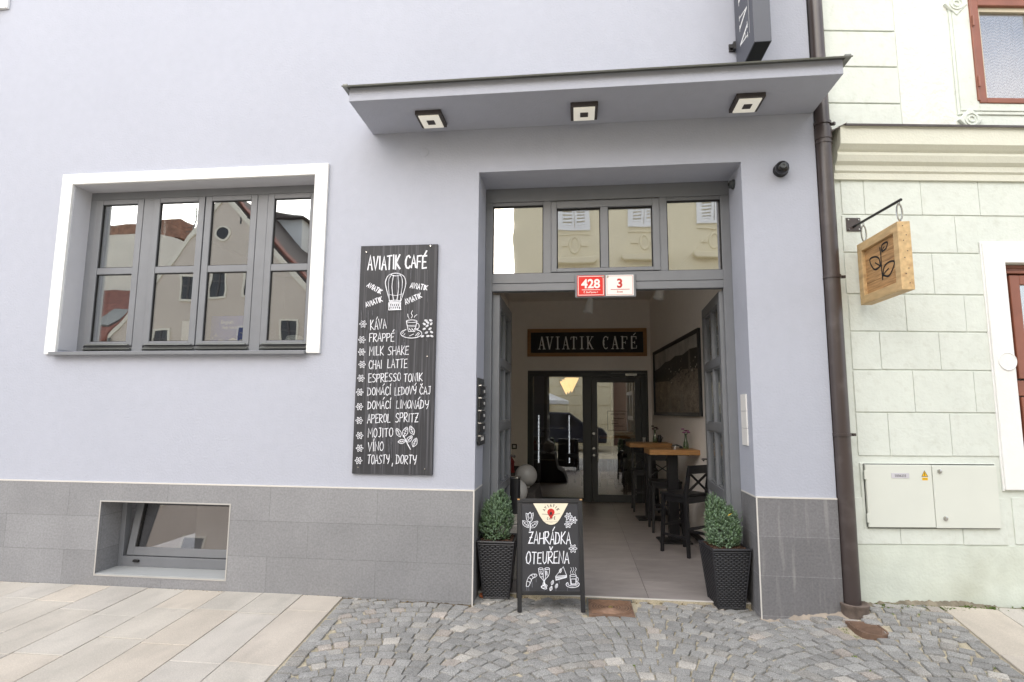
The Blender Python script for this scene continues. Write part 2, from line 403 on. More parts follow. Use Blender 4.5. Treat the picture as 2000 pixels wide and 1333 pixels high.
M['floor'] = mat('concrete_tile', lin(147, 140, 137), rough=.42, var=.14, vs=2.2, stretch=(1, 2.5, 1), fine=.05, fs=9, tint=True)
M['grout'] = mat('dark_grout', lin(60, 56, 54), rough=.9)
M['mortar'] = mat('mortar_fillet', lin(160, 148, 134), rough=.95, var=.12, vs=8, bump=.7, bs=35)
M['stone'] = mat('pale_granite_block', lin(158, 152, 142), rough=.85, var=.1, fine=.2, fs=120, bump=.2)
M['globe'] = mat('opal_globe', lin(172, 170, 167), rough=.35, var=.02)
M['trim'] = mat('light_tile_edge', lin(206, 202, 196), rough=.5, var=.04)
M['greenglass'] = glass('green_glass', .1, tint=(.55, .66, .5, 1), wob=0)
M['petal_pink'] = mat('pink_petals', lin(186, 120, 170), rough=.8)
M['petal_dark'] = mat('dark_petals', lin(70, 26, 46), rough=.8)
M['green'] = mat('green_stem', lin(70, 98, 50), rough=.7)
M['weed'] = mat('weed_leaves', lin(92, 112, 46), rough=.8, var=.3, vs=30)

def scallops(m):
    n = m.node_tree.nodes; l = m.node_tree.links; p = n["Principled BSDF"]; src = p.inputs["Base Color"].links[0].from_socket
    t = n.new("ShaderNodeTexCoord"); sx = n.new("ShaderNodeSeparateXYZ"); l.new(t.outputs["Object"], sx.inputs[0])
    def mth(op, a, b=None):
        q = n.new("ShaderNodeMath"); q.operation = op
        for i, v in enumerate((a, b)):
            if v is None: continue
            if isinstance(v, float): q.inputs[i].default_value = v
            else: l.new(v, q.inputs[i])
        return q.outputs[0]
    sc = mth('MULTIPLY', mth('ABSOLUTE', mth('SINE', mth('MULTIPLY', sx.outputs[0], 34.))), .03)
    w = mth('SINE', mth('MULTIPLY', mth('SUBTRACT', sx.outputs[2], sc), 210.))
    f = mth('MULTIPLY', mth('MAXIMUM', w, 0.), .75)
    y = n.new("ShaderNodeMixRGB"); l.new(f, y.inputs[0]); l.new(src, y.inputs[1]); y.inputs[2].default_value = lin(54, 48, 44); l.new(y.outputs[0], p.inputs["Base Color"])
scallops(M['curtain'])
def tilemat(name, base, mortar, bw, bh, rough=.6, ms=.004, streak=.0, off=(0, 0), vary=.07):
    m = mat(name, base, rough=rough, var=.07, vs=2.5, fine=.125, fs=62, spec=.35)
    n = m.node_tree.nodes; l = m.node_tree.links; p = n["Principled BSDF"]
    src = p.inputs["Base Color"].links[0].from_socket
    t = n.new("ShaderNodeTexCoord"); sx = n.new("ShaderNodeSeparateXYZ"); l.new(t.outputs["Object"], sx.inputs[0])
    ad = n.new("ShaderNodeMath"); ad.operation = 'ADD'; l.new(sx.outputs[0], ad.inputs[0]); l.new(sx.outputs[1], ad.inputs[1])
    cb = n.new("ShaderNodeCombineXYZ"); l.new(ad.outputs[0], cb.inputs[0]); l.new(sx.outputs[2], cb.inputs[1])
    mpp = n.new("ShaderNodeMapping"); mpp.inputs["Location"].default_value = (off[0], off[1], 0); l.new(cb.outputs[0], mpp.inputs[0])
    br = n.new("ShaderNodeTexBrick"); br.inputs["Scale"].default_value = 1; br.inputs["Brick Width"].default_value = bw; br.inputs["Row Height"].default_value = bh
    br.inputs["Mortar Size"].default_value = ms; br.inputs["Mortar Smooth"].default_value = 0; br.offset = .37; br.offset_frequency = 2
    br.inputs["Color1"].default_value = (1-vary, 1-vary, 1-vary, 1); br.inputs["Color2"].default_value = (1+vary, 1+vary, 1+vary, 1); br.inputs["Mortar"].default_value = (mortar, mortar, mortar, 1)
    l.new(mpp.outputs[0], br.inputs["Vector"])
    x = n.new("ShaderNodeMixRGB"); x.blend_type = 'MULTIPLY'; x.inputs[0].default_value = 1; l.new(src, x.inputs[1]); l.new(br.outputs[0], x.inputs[2])
    out = x.outputs[0]
    if streak:
        mp2 = n.new("ShaderNodeMapping"); mp2.inputs["Scale"].default_value = (22, 22, 1.6); l.new(t.outputs["Object"], mp2.inputs[0])
        q = n.new("ShaderNodeTexNoise"); q.inputs["Scale"].default_value = 1; q.inputs["Detail"].default_value = 5; l.new(mp2.outputs[0], q.inputs["Vector"])
        mr = n.new("ShaderNodeMapRange"); mr.inputs[1].default_value = .55; mr.inputs[2].default_value = .8; mr.inputs[4].default_value = streak; l.new(q.outputs[0], mr.inputs[0])
        y = n.new("ShaderNodeMixRGB"); l.new(mr.outputs[0], y.inputs[0]); l.new(out, y.inputs[1]); y.inputs[2].default_value = lin(176, 174, 170); out = y.outputs[0]
    l.new(out, p.inputs["Base Color"])
    return m
M['plinth'] = tilemat('grey_stone_tiles', lin(136, 136, 138), .72, .98, .302, off=(.35, .008), ms=.0022)
M['plinth2'] = tilemat('streaked_stone_tiles', lin(116, 115, 117), 1.35, 1.6, .302, streak=.45, off=(.0, .008), ms=.0025)

# menu board surface: chalk dust run down in vertical streaks (wear of the board itself)
def dusty(m, amt):
    n = m.node_tree.nodes; l = m.node_tree.links; p = n["Principled BSDF"]; src = p.inputs["Base Color"].links[0].from_socket
    t = n.new("ShaderNodeTexCoord"); mp2 = n.new("ShaderNodeMapping"); mp2.inputs["Scale"].default_value = (55, 55, 1.1); l.new(t.outputs["Object"], mp2.inputs[0])
    q = n.new("ShaderNodeTexNoise"); q.inputs["Scale"].default_value = 1; q.inputs["Detail"].default_value = 4; l.new(mp2.outputs[0], q.inputs["Vector"])
    mr = n.new("ShaderNodeMapRange"); mr.inputs[1].default_value = .5; mr.inputs[2].default_value = .78; mr.inputs[4].default_value = amt; l.new(q.outputs[0], mr.inputs[0])
    q2 = n.new("ShaderNodeTexNoise"); q2.inputs["Scale"].default_value = 2.2; l.new(t.outputs["Object"], q2.inputs["Vector"])
    mu = n.new("ShaderNodeMath"); mu.operation = 'MULTIPLY'; l.new(mr.outputs[0], mu.inputs[0]); l.new(q2.outputs[0], mu.inputs[1])
    y = n.new("ShaderNodeMixRGB"); l.new(mu.outputs[0], y.inputs[0]); l.new(src, y.inputs[1]); y.inputs[2].default_value = lin(150, 150, 158); l.new(y.outputs[0], p.inputs["Base Color"])
M['board2'] = mat('clean_chalkboard', lin(44, 44, 48), rough=.6, var=.15, vs=5)
dusty(M['board'], .65)

# ------------------------------------------------------------------ ground
GX = [(-60, -.01), (-2.2, -.008), (-1.6, -.014), (-.95, -.034), (-.7, -.022), (1.25, -.024), (1.47, -.041), (1.7, -.01), (2.05, .04), (2.4, .085), (3.6, .055), (60, .05)]
def gz(x, y):
    for (a, za), (b, zb) in zip(GX, GX[1:]):
        if x <= b: z = za+(zb-za)*(x-a)/(b-a); break
    else: z = .05
    b = math.exp(min(0, y+.05)/.9)
    far = -.03 if x > -1.9 else -.012
    return far+(z-far)*b

g = MB(); xs = [-60, -30, -15, -9, -7]+[-6+.2*i for i in range(56)]+[6, 9, 15, 30, 60]; ys = [-60, -30, -20, -14, -9, -6]+[-5+.2*i for i in range(31)]
xs = sorted(set(round(x, 3) for x in xs)); ys = sorted(set(round(y, 3) for y in ys))
vs = [(x, y, gz(x, y)-.014) for y in ys for x in xs]; nx = len(xs); fs = []
for j in range(len(ys)-1):
    for i in range(nx-1):
        fs.append((j*nx+i, j*nx+i+1, (j+1)*nx+i+1, (j+1)*nx+i))
g.add(vs, fs)
tag(g.build('ground', M['sand'], smooth=True), kind='structure')
LX = lambda y: -1.985-.098*y          # left edge of the setts
RX = lambda y: 2.80+.135*y            # right edge of the setts
FY = lambda x: .27 if -.875 < x < 1.43 else (.0 if x < 2.06 else .1+(x-2.1)*.123)

def stone(mb, c, hx, hy, ang, tint, hz=.0):
    ca, sa = math.cos(ang), math.sin(ang); k = .84
    base = []
    for (a, b) in ((-1, -k), (-k, -1), (k, -1), (1, -k), (1, k), (k, 1), (-k, 1), (-1, k)):
        base.append((a*hx*(1+random.uniform(-.09, .09)), b*hy*(1+random.uniform(-.09, .09))))
    tx, ty = random.uniform(-.05, .05), random.uniform(-.05, .05)
    def ring(s, z): return [(c[0]+(a*ca-b*sa)*s, c[1]+(a*sa+b*ca)*s, gz(c[0], c[1])+hz+z+(a*tx+b*ty)) for a, b in base]
    r0, r1, r2_, r3 = ring(1.0, -.03), ring(1.0, -.008), ring(.95, -.001), ring(.62, .0015)
    mb.tc = tint; n = 8; vs = r0+r1+r2_+r3+[(c[0], c[1], gz(c[0], c[1])+hz+.002+random.uniform(-.001, .002))]
    fs = [(j*n+i, j*n+(i+1) % n, (j+1)*n+(i+1) % n, (j+1)*n+i) for j in range(3) for i in range(n)]+[(3*n+i, 3*n+(i+1) % n, 4*n) for i in range(n)]
    mb.add(vs, fs)

DRAIN = (.085, .445, -.135, .275)
cb = MB()
def sett_tint():
    q = random.random(); v = random.uniform(.82, 1.16)
    if q < .035: return (1.55, 1.5, 1.42)
    if q < .075: return (1.3*v, 1.2*v, 1.12*v)
    if q < .2: return (1.12*v, 1.1*v, 1.06*v)
    return (v*.99, v, v*1.0)
CEN0 = []
ARC, AMP, ROW = 1.6, .37, .108
for jr in range(-50, 11):
    x = -2.3
    while x < 4.2:
        w_ = random.uniform(.092, .13); xc = x+w_/2
        u = ((xc+.35)/ARC) % 1.; sh = 4*u*(1-u); y = jr*ROW+AMP*sh
        sl = AMP*4*(1-2*u)/ARC
        ang = math.atan(sl); x += w_*math.cos(ang)
        y += random.uniform(-.008, .008)
        l_, r_ = LX(y)+.1, RX(y)-.1
        if y > FY(xc)-.035 or y < -4.3 or xc < l_+.028 or xc > r_-.028: continue
        if DRAIN[0]-.04 < xc < DRAIN[1]+.04 and DRAIN[2]-.035 < y: continue
        if math.hypot(xc-2.085, y+.32) < .135 or math.hypot(xc-2.117, y) < .11: continue
        CEN0.append((xc, y)); stone(cb, (xc, y), w_/2-.0045, ROW*math.cos(ang)/2-.0025, ang+random.uniform(-.06, .06), sett_tint(), random.uniform(-.003, .004))
CEN = []
def near(x, y, d): return any(abs(x-a) < d and abs(y-b) < d and math.hypot(x-a, y-b) < d for a, b in CEN)
for edge, sg in ((LX, 1), (RX, -1)):      # border rows along the slabs
    y = -4.3
    while y < .18:
        h_ = random.uniform(.1, .15); yc = y+h_/2; x = edge(yc)+sg*.058
        if yc < FY(x)-.05: CEN.append((x, yc)); stone(cb, (x, yc), .05, h_/2-.006, (.1 if sg > 0 else -.13)+random.uniform(-.03, .03), sett_tint())
        y += h_
CEN += CEN0
for k in range(9000):                     # small wedge stones where rows leave a gap
    x = random.uniform(-2, 3.); y = random.uniform(-2.6, .26)
    if not (LX(y)+.035 < x < RX(y)-.035) or y > FY(x)-.03: continue
    if DRAIN[0]-.03 < x < DRAIN[1]+.03 and DRAIN[2]-.03 < y or math.hypot(x-2.085, y+.32) < .13 or math.hypot(x-2.117, y) < .13: continue
    if near(x, y, .08): continue
    CEN.append((x, y)); stone(cb, (x, y), random.uniform(.026, .036), random.uniform(.026, .036), random.uniform(0, 3), sett_tint(), -.003)
tag(cb.build('cobblestone_paving', M['granite'], smooth=True), kind='structure')

sl = MB()
def slab(c4, tint, hz):
    z = [gz(p[0], p[1])+hz for p in c4]; cx = sum(p[0] for p in c4)/4; cy = sum(p[1] for p in c4)/4
    sl.tc = tint
    b = [(p[0], p[1], zz-.04) for p, zz in zip(c4, z)]; m_ = [(p[0], p[1], zz-.004) for p, zz in zip(c4, z)]
    ins = lambda p: (p[0]+(cx-p[0])*.012, p[1]+(cy-p[1])*.012)
    t = [(*ins(p), zz) for p, zz in zip(c4, z)]
    n = 4; sl.add(b+m_+t, [(j*n+i, j*n+(i+1) % n, (j+1)*n+(i+1) % n, (j+1)*n+i) for j in range(2) for i in range(n)]+[(8, 9, 10, 11)])
def slab_tint():
    v = random.uniform(.95, 1.05)
    return random.choice(((1.03*v, .99*v, .94*v), (1.0*v, .99*v, .965*v), (.985*v, .985*v, .985*v), (1.02*v, .985*v, .95*v), (.98*v, .98*v, .97*v), (1.0*v, .99*v, .975*v)))
sk = .098
wcol = .36
for col in range(-12, 30):                # strips running away from the wall, left of the setts
    y = .02-random.uniform(0, .55) if col >= 0 else None
    if col < 0: continue
    yy = -.012; first = True
    while yy > -5:
        ln = random.uniform(.25, .8) if first else random.uniform(.5, .95); first = False
        y1 = yy; y0 = max(-5, yy-ln); e = .0026
        f = lambda yv, k: LX(yv)-.008-k*wcol
        slab([(f(y0, col+1)+e, y0+e), (f(y0, col)-e, y0+e), (f(y1, col)-e, y1-e), (f(y1, col+1)+e, y1-e)], slab_tint(), random.uniform(0, .004))
        yy = y0
for col in range(0, 10):                  # slabs right of the setts
    yy = None; x0f = lambda yv, k: RX(yv)+.012+k*.42
    yy = .1+(2.9+col*.42-2.1)*.123-.02-(.03 if col < 6 else 0)
    while yy > -5:
        ln = random.uniform(.4, .9); y1 = yy; y0 = max(-5, yy-ln); e = .004
        slab([(x0f(y0, col)+e, y0+e), (x0f(y0, col+1)-e, y0+e), (x0f(y1, col+1)-e, y1-e), (x0f(y1, col)+e, y1-e)], slab_tint(), random.uniform(0, .003))
        yy = y0
tag(sl.build('pavement', M['slab']), kind='structure')

# ------------------------------------------------------------------ grey house
H = thing('grey_house', 'lavender grey plastered cafe house with white framed window, canopy and open entrance', 'house', (-2, 0, 0))
WL, WR_ = -4.945, -2.432; WB, WT = 2.11, 3.772
CL, CR, CB, CT = -4.331, -3.071, .084, .73
DL, DR, DT = -.872, 1.432, 3.738
wl_ = MB()
ux0, ux1, uz0, uz1 = -8.57, -6.06, 5.78, 7.44      # upper window
hole = lambda x, z: (WL < x < WR_ and WB < z < WT) or (ux0 < x < ux1 and uz0 < z < uz1) or (DL < x < DR and z < DT)
wl_.grid_holes([-12, ux0, ux1, WL, WR_, DL, DR, 2.05], [.905, WB, DT, WT, uz0, uz1, 9], 0, .42, hole)
wl_.box(-12, -11.6, .42, 14, -.2, 9); wl_.box(1.65, 2.05, .42, 14, -.2, 9); wl_.box(-11.6, 1.65, 13.6, 14, -.2, 9); wl_.box(-11.6, 1.65, .42, 13.6, 8.6, 9)
wl_.build('facade', M['wall'], H)
pl_ = MB()
pl_.grid_holes([-12, CL, CR, DL], [-.25, CB, CT, .893], -.014, .42, lambda x, z: CL < x < CR and CB < z < CT)
pl_.build('plinth', M['plinth'], H)
pl_ = MB(); pl_.box(DR, 2.05, -.014, .42, -.25, .893); pl_.build('plinth', M['plinth2'], H)
tr = MB()
tr.box(-12, DL+.003, -.017, 0.0, .893, .905); tr.box(DL, DL+.003, 0.0, .40, .893, .905); tr.box(-12, DL, 0, .42, .893, .905)
tr.box(DR-.003, 2.05, -.017, 0.0, .893, .905); tr.box(DR-.003, DR, 0, .40, .893, .905); tr.box(DR, 2.05, 0, .42, .893, .905)
tr.box(DL-.008, DL+.003, -.017, -.0142, -.05, .893); tr.box(DR-.003, DR+.008, -.017, -.0142, -.05, .893)
tr.build('plinth_trim', M['trim'], H)
def fillet(mb, p0, p1, n0, w_, h_, seed):
    rnd = random.Random(seed); p0, p1 = Vector(p0), Vector(p1); L = (p1-p0).length; n = max(3, int(L/.018)); rings = []; ww, hh = w_, h_
    for i in range(n+1):
        p = p0+(p1-p0)*i/n; ww = max(.25*w_, min(1.6*w_, ww+rnd.uniform(-.3, .3)*w_)); hh = max(.2*h_, min(1.5*h_, hh+rnd.uniform(-.3, .3)*h_))
        z = gz(p.x, p.y)-.016; nn = Vector(n0)
        q = lambda a, b: (p.x+nn.x*ww*a, p.y+nn.y*ww*a, z+hh*b)
        rings.append([q(-.3, -.5), q(-.3, 1), q(.1, 1+rnd.uniform(-.2, .2)), q(.5, .55+rnd.uniform(-.2, .2)), q(1, .1), q(1.2, -.5)])
    mb.loft(rings)
mo = MB(); fillet(mo, (DR-.01, -.016, 0), (2.06, -.016, 0), (0, -1, 0), .05, .03, 3)
mo.build('mortar_fillet', M['mortar'], H, smooth=True)

def sash(p, x0, x1, z0, z1, y0, st, rail, midz=None, bot=None, d=.06):
    """casement: stiles st wide, rails, optional glazing bar at midz (z0,z1)"""
    bot = bot or rail
    m = MB(); m.box(x0, x0+st, y0, y0+d, z0, z1); m.box(x1-st, x1, y0, y0+d, z0, z1)
    m.box(x0+st, x1-st, y0, y0+d, z1-rail, z1); m.box(x0+st, x1-st, y0, y0+d, z0, z0+bot)
    if midz: m.box(x0+st, x1-st, y0+.004, y0+d-.004, midz[0], midz[1])
    o = m.build('sash', M['frame'], p, bevel=.005)
    zs = [z0+bot, midz[0], midz[1], z1-rail] if midz else [z0+bot, z1-rail]
    gk = MB(); e = .006
    for a, b in ((zs[0], zs[1]), (zs[2], zs[3])) if midz else ((zs[0], zs[1]),):   # glazing beads
        gk.box(x0+st, x0+st+e, y0+.012, y0+.03, a, b); gk.box(x1-st-e, x1-st, y0+.012, y0+.03, a, b)
        gk.box(x0+st+e, x1-st-e, y0+.012, y0+.03, a, a+e); gk.box(x0+st+e, x1-st-e, y0+.012, y0+.03, b-e, b)
    gk.build('glazing_bead', M['rubber'], p)
    for a, b in ((zs[0], zs[1]), (zs[2], zs[3])) if midz else ((zs[0], zs[1]),):
        gm = MB(); gm.box(x0+st+e, x1-st-e, y0+.022, y0+.030, a+e, b-e); gm.build('pane', M['glass'], p)

def big_window(dx, dz):
    X = lambda v: v+dx; Z = lambda v: v+dz
    f = MB()
    f.box(X(WL), X(WR_), .2, .28, Z(3.69), Z(WT)); f.box(X(WL), X(-4.872), .2, .28, Z(2.13), Z(3.69)); f.box(X(-2.505), X(WR_), .2, .28, Z(2.13), Z(3.69))
    for a, b in ((-4.347, -4.235), (-3.124, -3.017)): f.box(X(a), X(b), .2, .28, Z(2.13), Z(3.69))
    for a, b in ((-4.872, -4.347), (-4.235, -3.124), (-3.017, -2.505)): f.box(X(a), X(b), .215, .28, Z(2.13), Z(2.185))
    o = f.build('window', M['frame'], H, bevel=.004)
    for a, b in ((-4.872, -4.347), (-4.235, -3.682), (-3.677, -3.124), (-3.017, -2.505)):
        sash(o, X(a+.002), X(b-.002), Z(2.187), Z(3.688), .195 if a != -4.235 else .192, .067, .05, (Z(2.91), Z(2.977)), .04)
        wb_ = MB(); wb_.prism([(.17, Z(2.190)), (.195, Z(2.205)), (.195, Z(2.19))], X(a+.03), X(b-.03), 'x')
        wb_.prism([(.172, Z(2.150)), (.2, Z(2.165)), (.2, Z(2.14))], X(a+.01), X(b-.01), 'x'); wb_.build('weather_bar', M['zinc'], o)
    su = MB(); t = .112; xo0, xo1, zo1, zo0 = X(-5.062), X(-2.304), Z(3.878), Z(2.082)
    su.box(xo0, X(WL)+.0, -.03, 0., zo0, zo1); su.box(X(WR_), xo1, -.03, 0., zo0, zo1); su.box(X(WL), X(WR_), -.03, 0., Z(WT), zo1)
    su.build('surround', M['white'], o, bevel=.004)
    rv = MB(); rv.box(X(WL), X(WL)+.004, 0, .2, Z(2.13), Z(WT)); rv.box(X(WR_)-.004, X(WR_), 0, .2, Z(2.13), Z(WT)); rv.box(X(WL)+.004, X(WR_)-.004, 0, .2, Z(WT)-.004, Z(WT))
    rv.build('reveal', M['reveal'], o)
    sg = MB(); sg.prism([(-.07, Z(2.072)), (-.07, Z(2.10)), (.2, Z(2.135)), (.2, Z(2.105)), (-.064, Z(2.072))], X(WL)-.03, X(WR_)+.0, 'x')
    sg.build('sill', M['frame'], o)
    return o
w1 = big_window(0, 0); w2_ = big_window(ux0-WL, uz0-WB)

# cellar window
f = MB(); y0 = .24
f.box(CL, CL+.05, y0, y0+.07, CB+.0, CT); f.box(CR-.05, CR, y0, y0+.07, CB, CT); f.box(CL+.05, CR-.05, y0, y0+.07, CT-.05, CT); f.box(CL+.05, CR-.05, y0, y0+.07, CB+.012, CB+.105)
cw = f.build('cellar_window', M['frame'], H, bevel=.004)
xf = Matrix.Translation((0, y0+.012, CB+.112)) @ Matrix.Rotation(R(-11), 4, 'X')
f = MB(xf); a, b, hh = CL+.075, CR-.055, .56
f.box(a, a+.07, 0, .06, 0, hh); f.box(b-.07, b, 0, .06, 0, hh); f.box(a+.07, b-.07, 0, .06, 0, .075); f.box(a+.07, b-.07, 0, .06, hh-.07, hh)
f.build('sash', M['frame'], cw, bevel=.004)
f = MB(xf); f.box(a+.07, b-.07, .025, .035, .075, hh-.07); f.build('pane', M['glass_cel'], cw)
f = MB(xf)
f.box(a+.07, a+.085, .01, .024, .075, hh-.07); f.box(b-.085, b-.07, .01, .024, .075, hh-.07); f.build('glazing_bead', M['rubber'], cw)
f = MB(); f.box(CL, CR, -.012, y0+.03, CB-.004, CB+.012); f.build('sill', mat('light_sill_tile', lin(168, 170, 170), rough=.5, var=.05), cw)
f = MB(); q = .007
f.box(CL-q, CL+.004, -.018, -.0142, CB-q, CT+q); f.box(CR-.004, CR+q, -.018, -.0142, CB-q, CT+q); f.box(CL+.004, CR-.004, -.018, -.0142, CT-.004, CT+q); f.box(CL+.004, CR-.004, -.018, -.0142, CB-q, CB+.004)
f.build('edge_trim', mat('aluminium_edge', lin(176, 173, 168), rough=.5), cw)
f = MB()
for x in (CL+.2, CR-.07): f.lathe([(.012, 0), (.03, .006), (.034, .02), (.026, .03)], (0, 0, 0), 12)
f = MB(Matrix.Translation((0, 0, 0)))
for x in (CL+.2, CR-.09):
    f.box(x-.03, x+.03, y0-.022, y0+.0, CB+.055, CB+.078)
f.split_build('drain_cap', M['rubber'], cw, bevel=.006)
f = MB(); f.box(CL-.1, CR+.1, 1.5, 1.55, -.2, 1.); f.build('cellar_wall', M['hallceil'], cw)

# canopy
f = MB(); f.box(-1.89, 2.047, -.585, 0, 4.152, 4.272)
cn = f.build('canopy', M['wall'], H, bevel=.004)
f = MB()
f.prism([(-.645, 4.262), (-.64, 4.252), (-.6, 4.272), (0.0, 4.30), (0.0, 4.31), (-.603, 4.283)], -1.935, .12, 'x')
f.prism([(-.645, 4.2615), (-.64, 4.2515), (-.6, 4.2715), (0.0, 4.2995), (0.0, 4.312), (-.603, 4.285)], .11, 2.095, 'x')
f.box(-1.935, -1.895, -.62, 0, 4.262, 4.29); f.box(2.05, 2.095, -.62, -.09, 4.262, 4.29)
f.build('flashing', M['zinc'], cn)

# entrance: fixed transom frame
FY0, FY1 = .41, .49
e = MB()
e.box(DL, DR, FY0, FY1, 3.6, 3.738); e.box(DL, -.803, FY0, FY1, 0, 3.6); e.box(1.35, DR, FY0, FY1, 0, 3.6)
e.box(-.803, 1.35, FY0-.004, FY1, 2.79, 2.885); e.box(-.803, 1.35, FY0, FY1, 2.715, 2.787)
e.box(-.31, -.232, FY0, FY1, 2.885, 3.6); e.box(.787, .858, FY0, FY1, 2.885, 3.6)
e.box(-.803, -.31, FY0+.01, FY1, 3.565, 3.6); e.box(.858, 1.35, FY0+.01, FY1, 3.565, 3.6); e.box(-.232, .787, FY0+.012, FY1, 3.588, 3.6)
en = e.build('entrance_frame', M['frame'], H, bevel=.004)
e = MB(); e.box(-.232, -.178, FY0-.012, FY0+.05, 2.89, 3.588); e.box(.724, .787, FY0-.012, FY0+.05, 2.89, 3.588); e.box(.236, .308, FY0-.012, FY0+.05, 2.925, 3.52)
e.box(-.178, .724, FY0-.012, FY0+.05, 3.52, 3.588); e.box(-.178, .724, FY0-.012, FY0+.05, 2.89, 2.925)
e.build('sash', M['frame'], en, bevel=.005)
for a, b, c, d in ((-.803, -.31, 2.885, 3.565), (.858, 1.35, 2.885, 3.565), (-.178, .236, 2.925, 3.52), (.308, .724, 2.925, 3.52)):
    e = MB(); e.box(a, b, FY0+.035, FY0+.043, c, d); e.build('pane', M['glass_top'], en)
    e = MB(); q = .008
    e.box(a, a+q, FY0+.016, FY0+.0345, c, d); e.box(b-q, b, FY0+.016, FY0+.0345, c, d); e.box(a+q, b-q, FY0+.016, FY0+.0345, c, c+q); e.box(a+q, b-q, FY0+.016, FY0+.0345, d-q, d)
    e.build('glazing_bead', M['rubber'], en)
# open door leaves, two columns by four rows of panes
def leaf(hx, hy, ang, lbl, sgn):
    xf = Matrix.Translation((hx, hy, 0)) @ Matrix.Rotation(ang, 4, 'Z')
    m = MB(xf); W_ = 1.045; t0, t1 = -.035, .035
    zr = [(.02, .24), (.79, .87), (1.39, 1.47), (2.01, 2.09), (2.59, 2.695)]
    m.box(0, .1, t0, t1, .02, 2.695); m.box(W_-.1, W_, t0, t1, .02, 2.695)
    for a, b in zr: m.box(.1, W_-.1, t0, t1, a, b)
    for (a, b), (c, d) in zip(zr, zr[1:]): m.box(W_/2-.022, W_/2+.022, t0+.006, t1-.006, b, c)
    o = m.build('entrance_door', M['frame'], H, bevel=.005); o["label"] = lbl
    for (a, b), (c, d) in zip(zr, zr[1:]):
        for x0, x1 in ((.1, W_/2-.022), (W_/2+.022, W_-.1)):
            g_ = MB(xf); g_.box(x0, x1, -.005, .005, b, c); g_.build('pane', M['glass_leaf'], o)
            g_ = MB(xf); q = .014
            g_.box(x0, x0+q, t0+.012, t1-.012, b, c); g_.box(x1-q, x1, t0+.012, t1-.012, b, c); g_.box(x0+q, x1-q, t0+.012, t1-.012, b, b+q); g_.box(x0+q, x1-q, t0+.012, t1-.012, c-q, c)
            g_.build('glazing_bead', M['frame'], o)
    h_ = MB(xf); h_.box(W_-.07, W_-.03, -sgn*.035-.004, -sgn*.035+.004, .95, 1.17)
    h_.tube([(W_-.05, -sgn*.035, 1.08), (W_-.05, -sgn*.09, 1.08)], .01, 10); h_.tube([(W_-.04, -sgn*.085, 1.08), (W_-.17, -sgn*.09, 1.075)], .009, 10)
    h_.tube([(W_-.05, sgn*.035, 1.08), (W_-.05, sgn*.09, 1.08)], .01, 10); h_.tube([(W_-.04, sgn*.085, 1.08), (W_-.17, sgn*.09, 1.075)], .009, 10)
    h_.build('handle', M['lampdark'], o, bevel=.002)
leaf(-.768, .47, R(90), 'grey door leaf folded open against the left side', -1)
leaf(1.352, .46, R(86.5), 'grey door leaf folded open on the right side', 1)

# hall interior
tf = MB()
for x0, x1 in ((-1.7, -1.0), (-1.0, -.2), (-.2, .6), (.6, 1.4), (1.4, 2.2)):
    y = .262
    while y < 5.5:
        y1 = min(5.53, y+.8 if y > .27 else y+.52); v = random.uniform(.93, 1.07); tf.tc = (v, v, v)
        if x1 > 1.65: x1 = 1.64
        tf.box(x0+.002, x1-.002, y+.002, y1-.002, -.03, 0.0); y = y1
tag(tf.build('hall_floor', M['floor']), kind='structure')
tf = MB(); tf.box(-1.7, 1.64, .25, 5.53, -.045, -.004)
tag(tf.build('hall_floor_bed', M['grout']), kind='structure')
tf = MB(); tf.box(-.87, 1.43, .246, .2615, -.006, .002); tf.mi = 1; tf.box(-.87, 1.43, .247, .2615, -.05, -.006); tag(tf.build('threshold', [M['trim'], M['sand']]), kind='structure')
tf = MB(); tf.box(-11.6, 1.64, 5.53, 13.6, -.045, 0.0); tag(tf.build('cafe_floor', M['floor']), kind='structure')
iw = MB()
iw.prism([(1.586, .42), (1.32, 5.45), (1.64, 5.45), (1.64, .42)], 0, 3.6, 'z')      # right wall, slightly splayed
iw.box(-1.55, -1.25, .42, 5.6, 0, 3.6)
iw.grid_holes([-1.25, -.885, 1.262, 1.64], [0, 2.315, 3.6], 5.45, 5.6, lambda x, z: -.885 < x < 1.262 and z < 2.315)
iw.build('hall_wall', M['hall'], H)
iw = MB(); iw.box(-1.6, 1.65, .42, 5.6, 3.6, 3.7); iw.build('hall_ceiling', M['hallceil'], H)
iw = MB(); iw.prism([(1.566, .9), (1.31, 5.4), (1.325, 5.4), (1.58, .9)], 0.001, .09, 'z'); iw.build('skirting', M['grout'], H)
# cafe room behind
iw = MB(); iw.box(-11.6, 1.65, 5.6, 13.6, 3.0, 3.1); iw.box(-11.6, 1.6, 13.5, 13.59, 0, 3.0); iw.build('cafe_wall', mat('dark_cafe_wall', lin(112, 98, 84), rough=.8), H)

# glass double door at the end of the hall
e = MB(); y0 = 5.49
e.box(-.885, 1.262, 5.47, 5.49, 2.27, 2.315); e.box(-.885, -.856, 5.47, 5.49, 0, 2.27); e.box(1.236, 1.262, 5.47, 5.49, 0, 2.27)
e.box(-.856, 1.236, y0, y0+.07, 2.206, 2.268); e.box(-.856, -.784, y0, y0+.07, 0, 2.206); e.box(.106, .26, y0, y0+.07, 0, 2.206); e.box(1.14, 1.236, y0, y0+.07, 0, 2.206)
e.box(-.784, .106, y0, y0+.07, 0, .065)
gd = e.build('glass_door', M['frame_d'], H, bevel=.004)
e = MB(); e.box(.264, .366, y0-.012, y0+.05, .004, 2.2); e.box(1.03, 1.134, y0-.012, y0+.05, .004, 2.2); e.box(.366, 1.03, y0-.012, y0+.05, .004, .13); e.box(.366, 1.03, y0-.012, y0+.05, 2.102, 2.2)
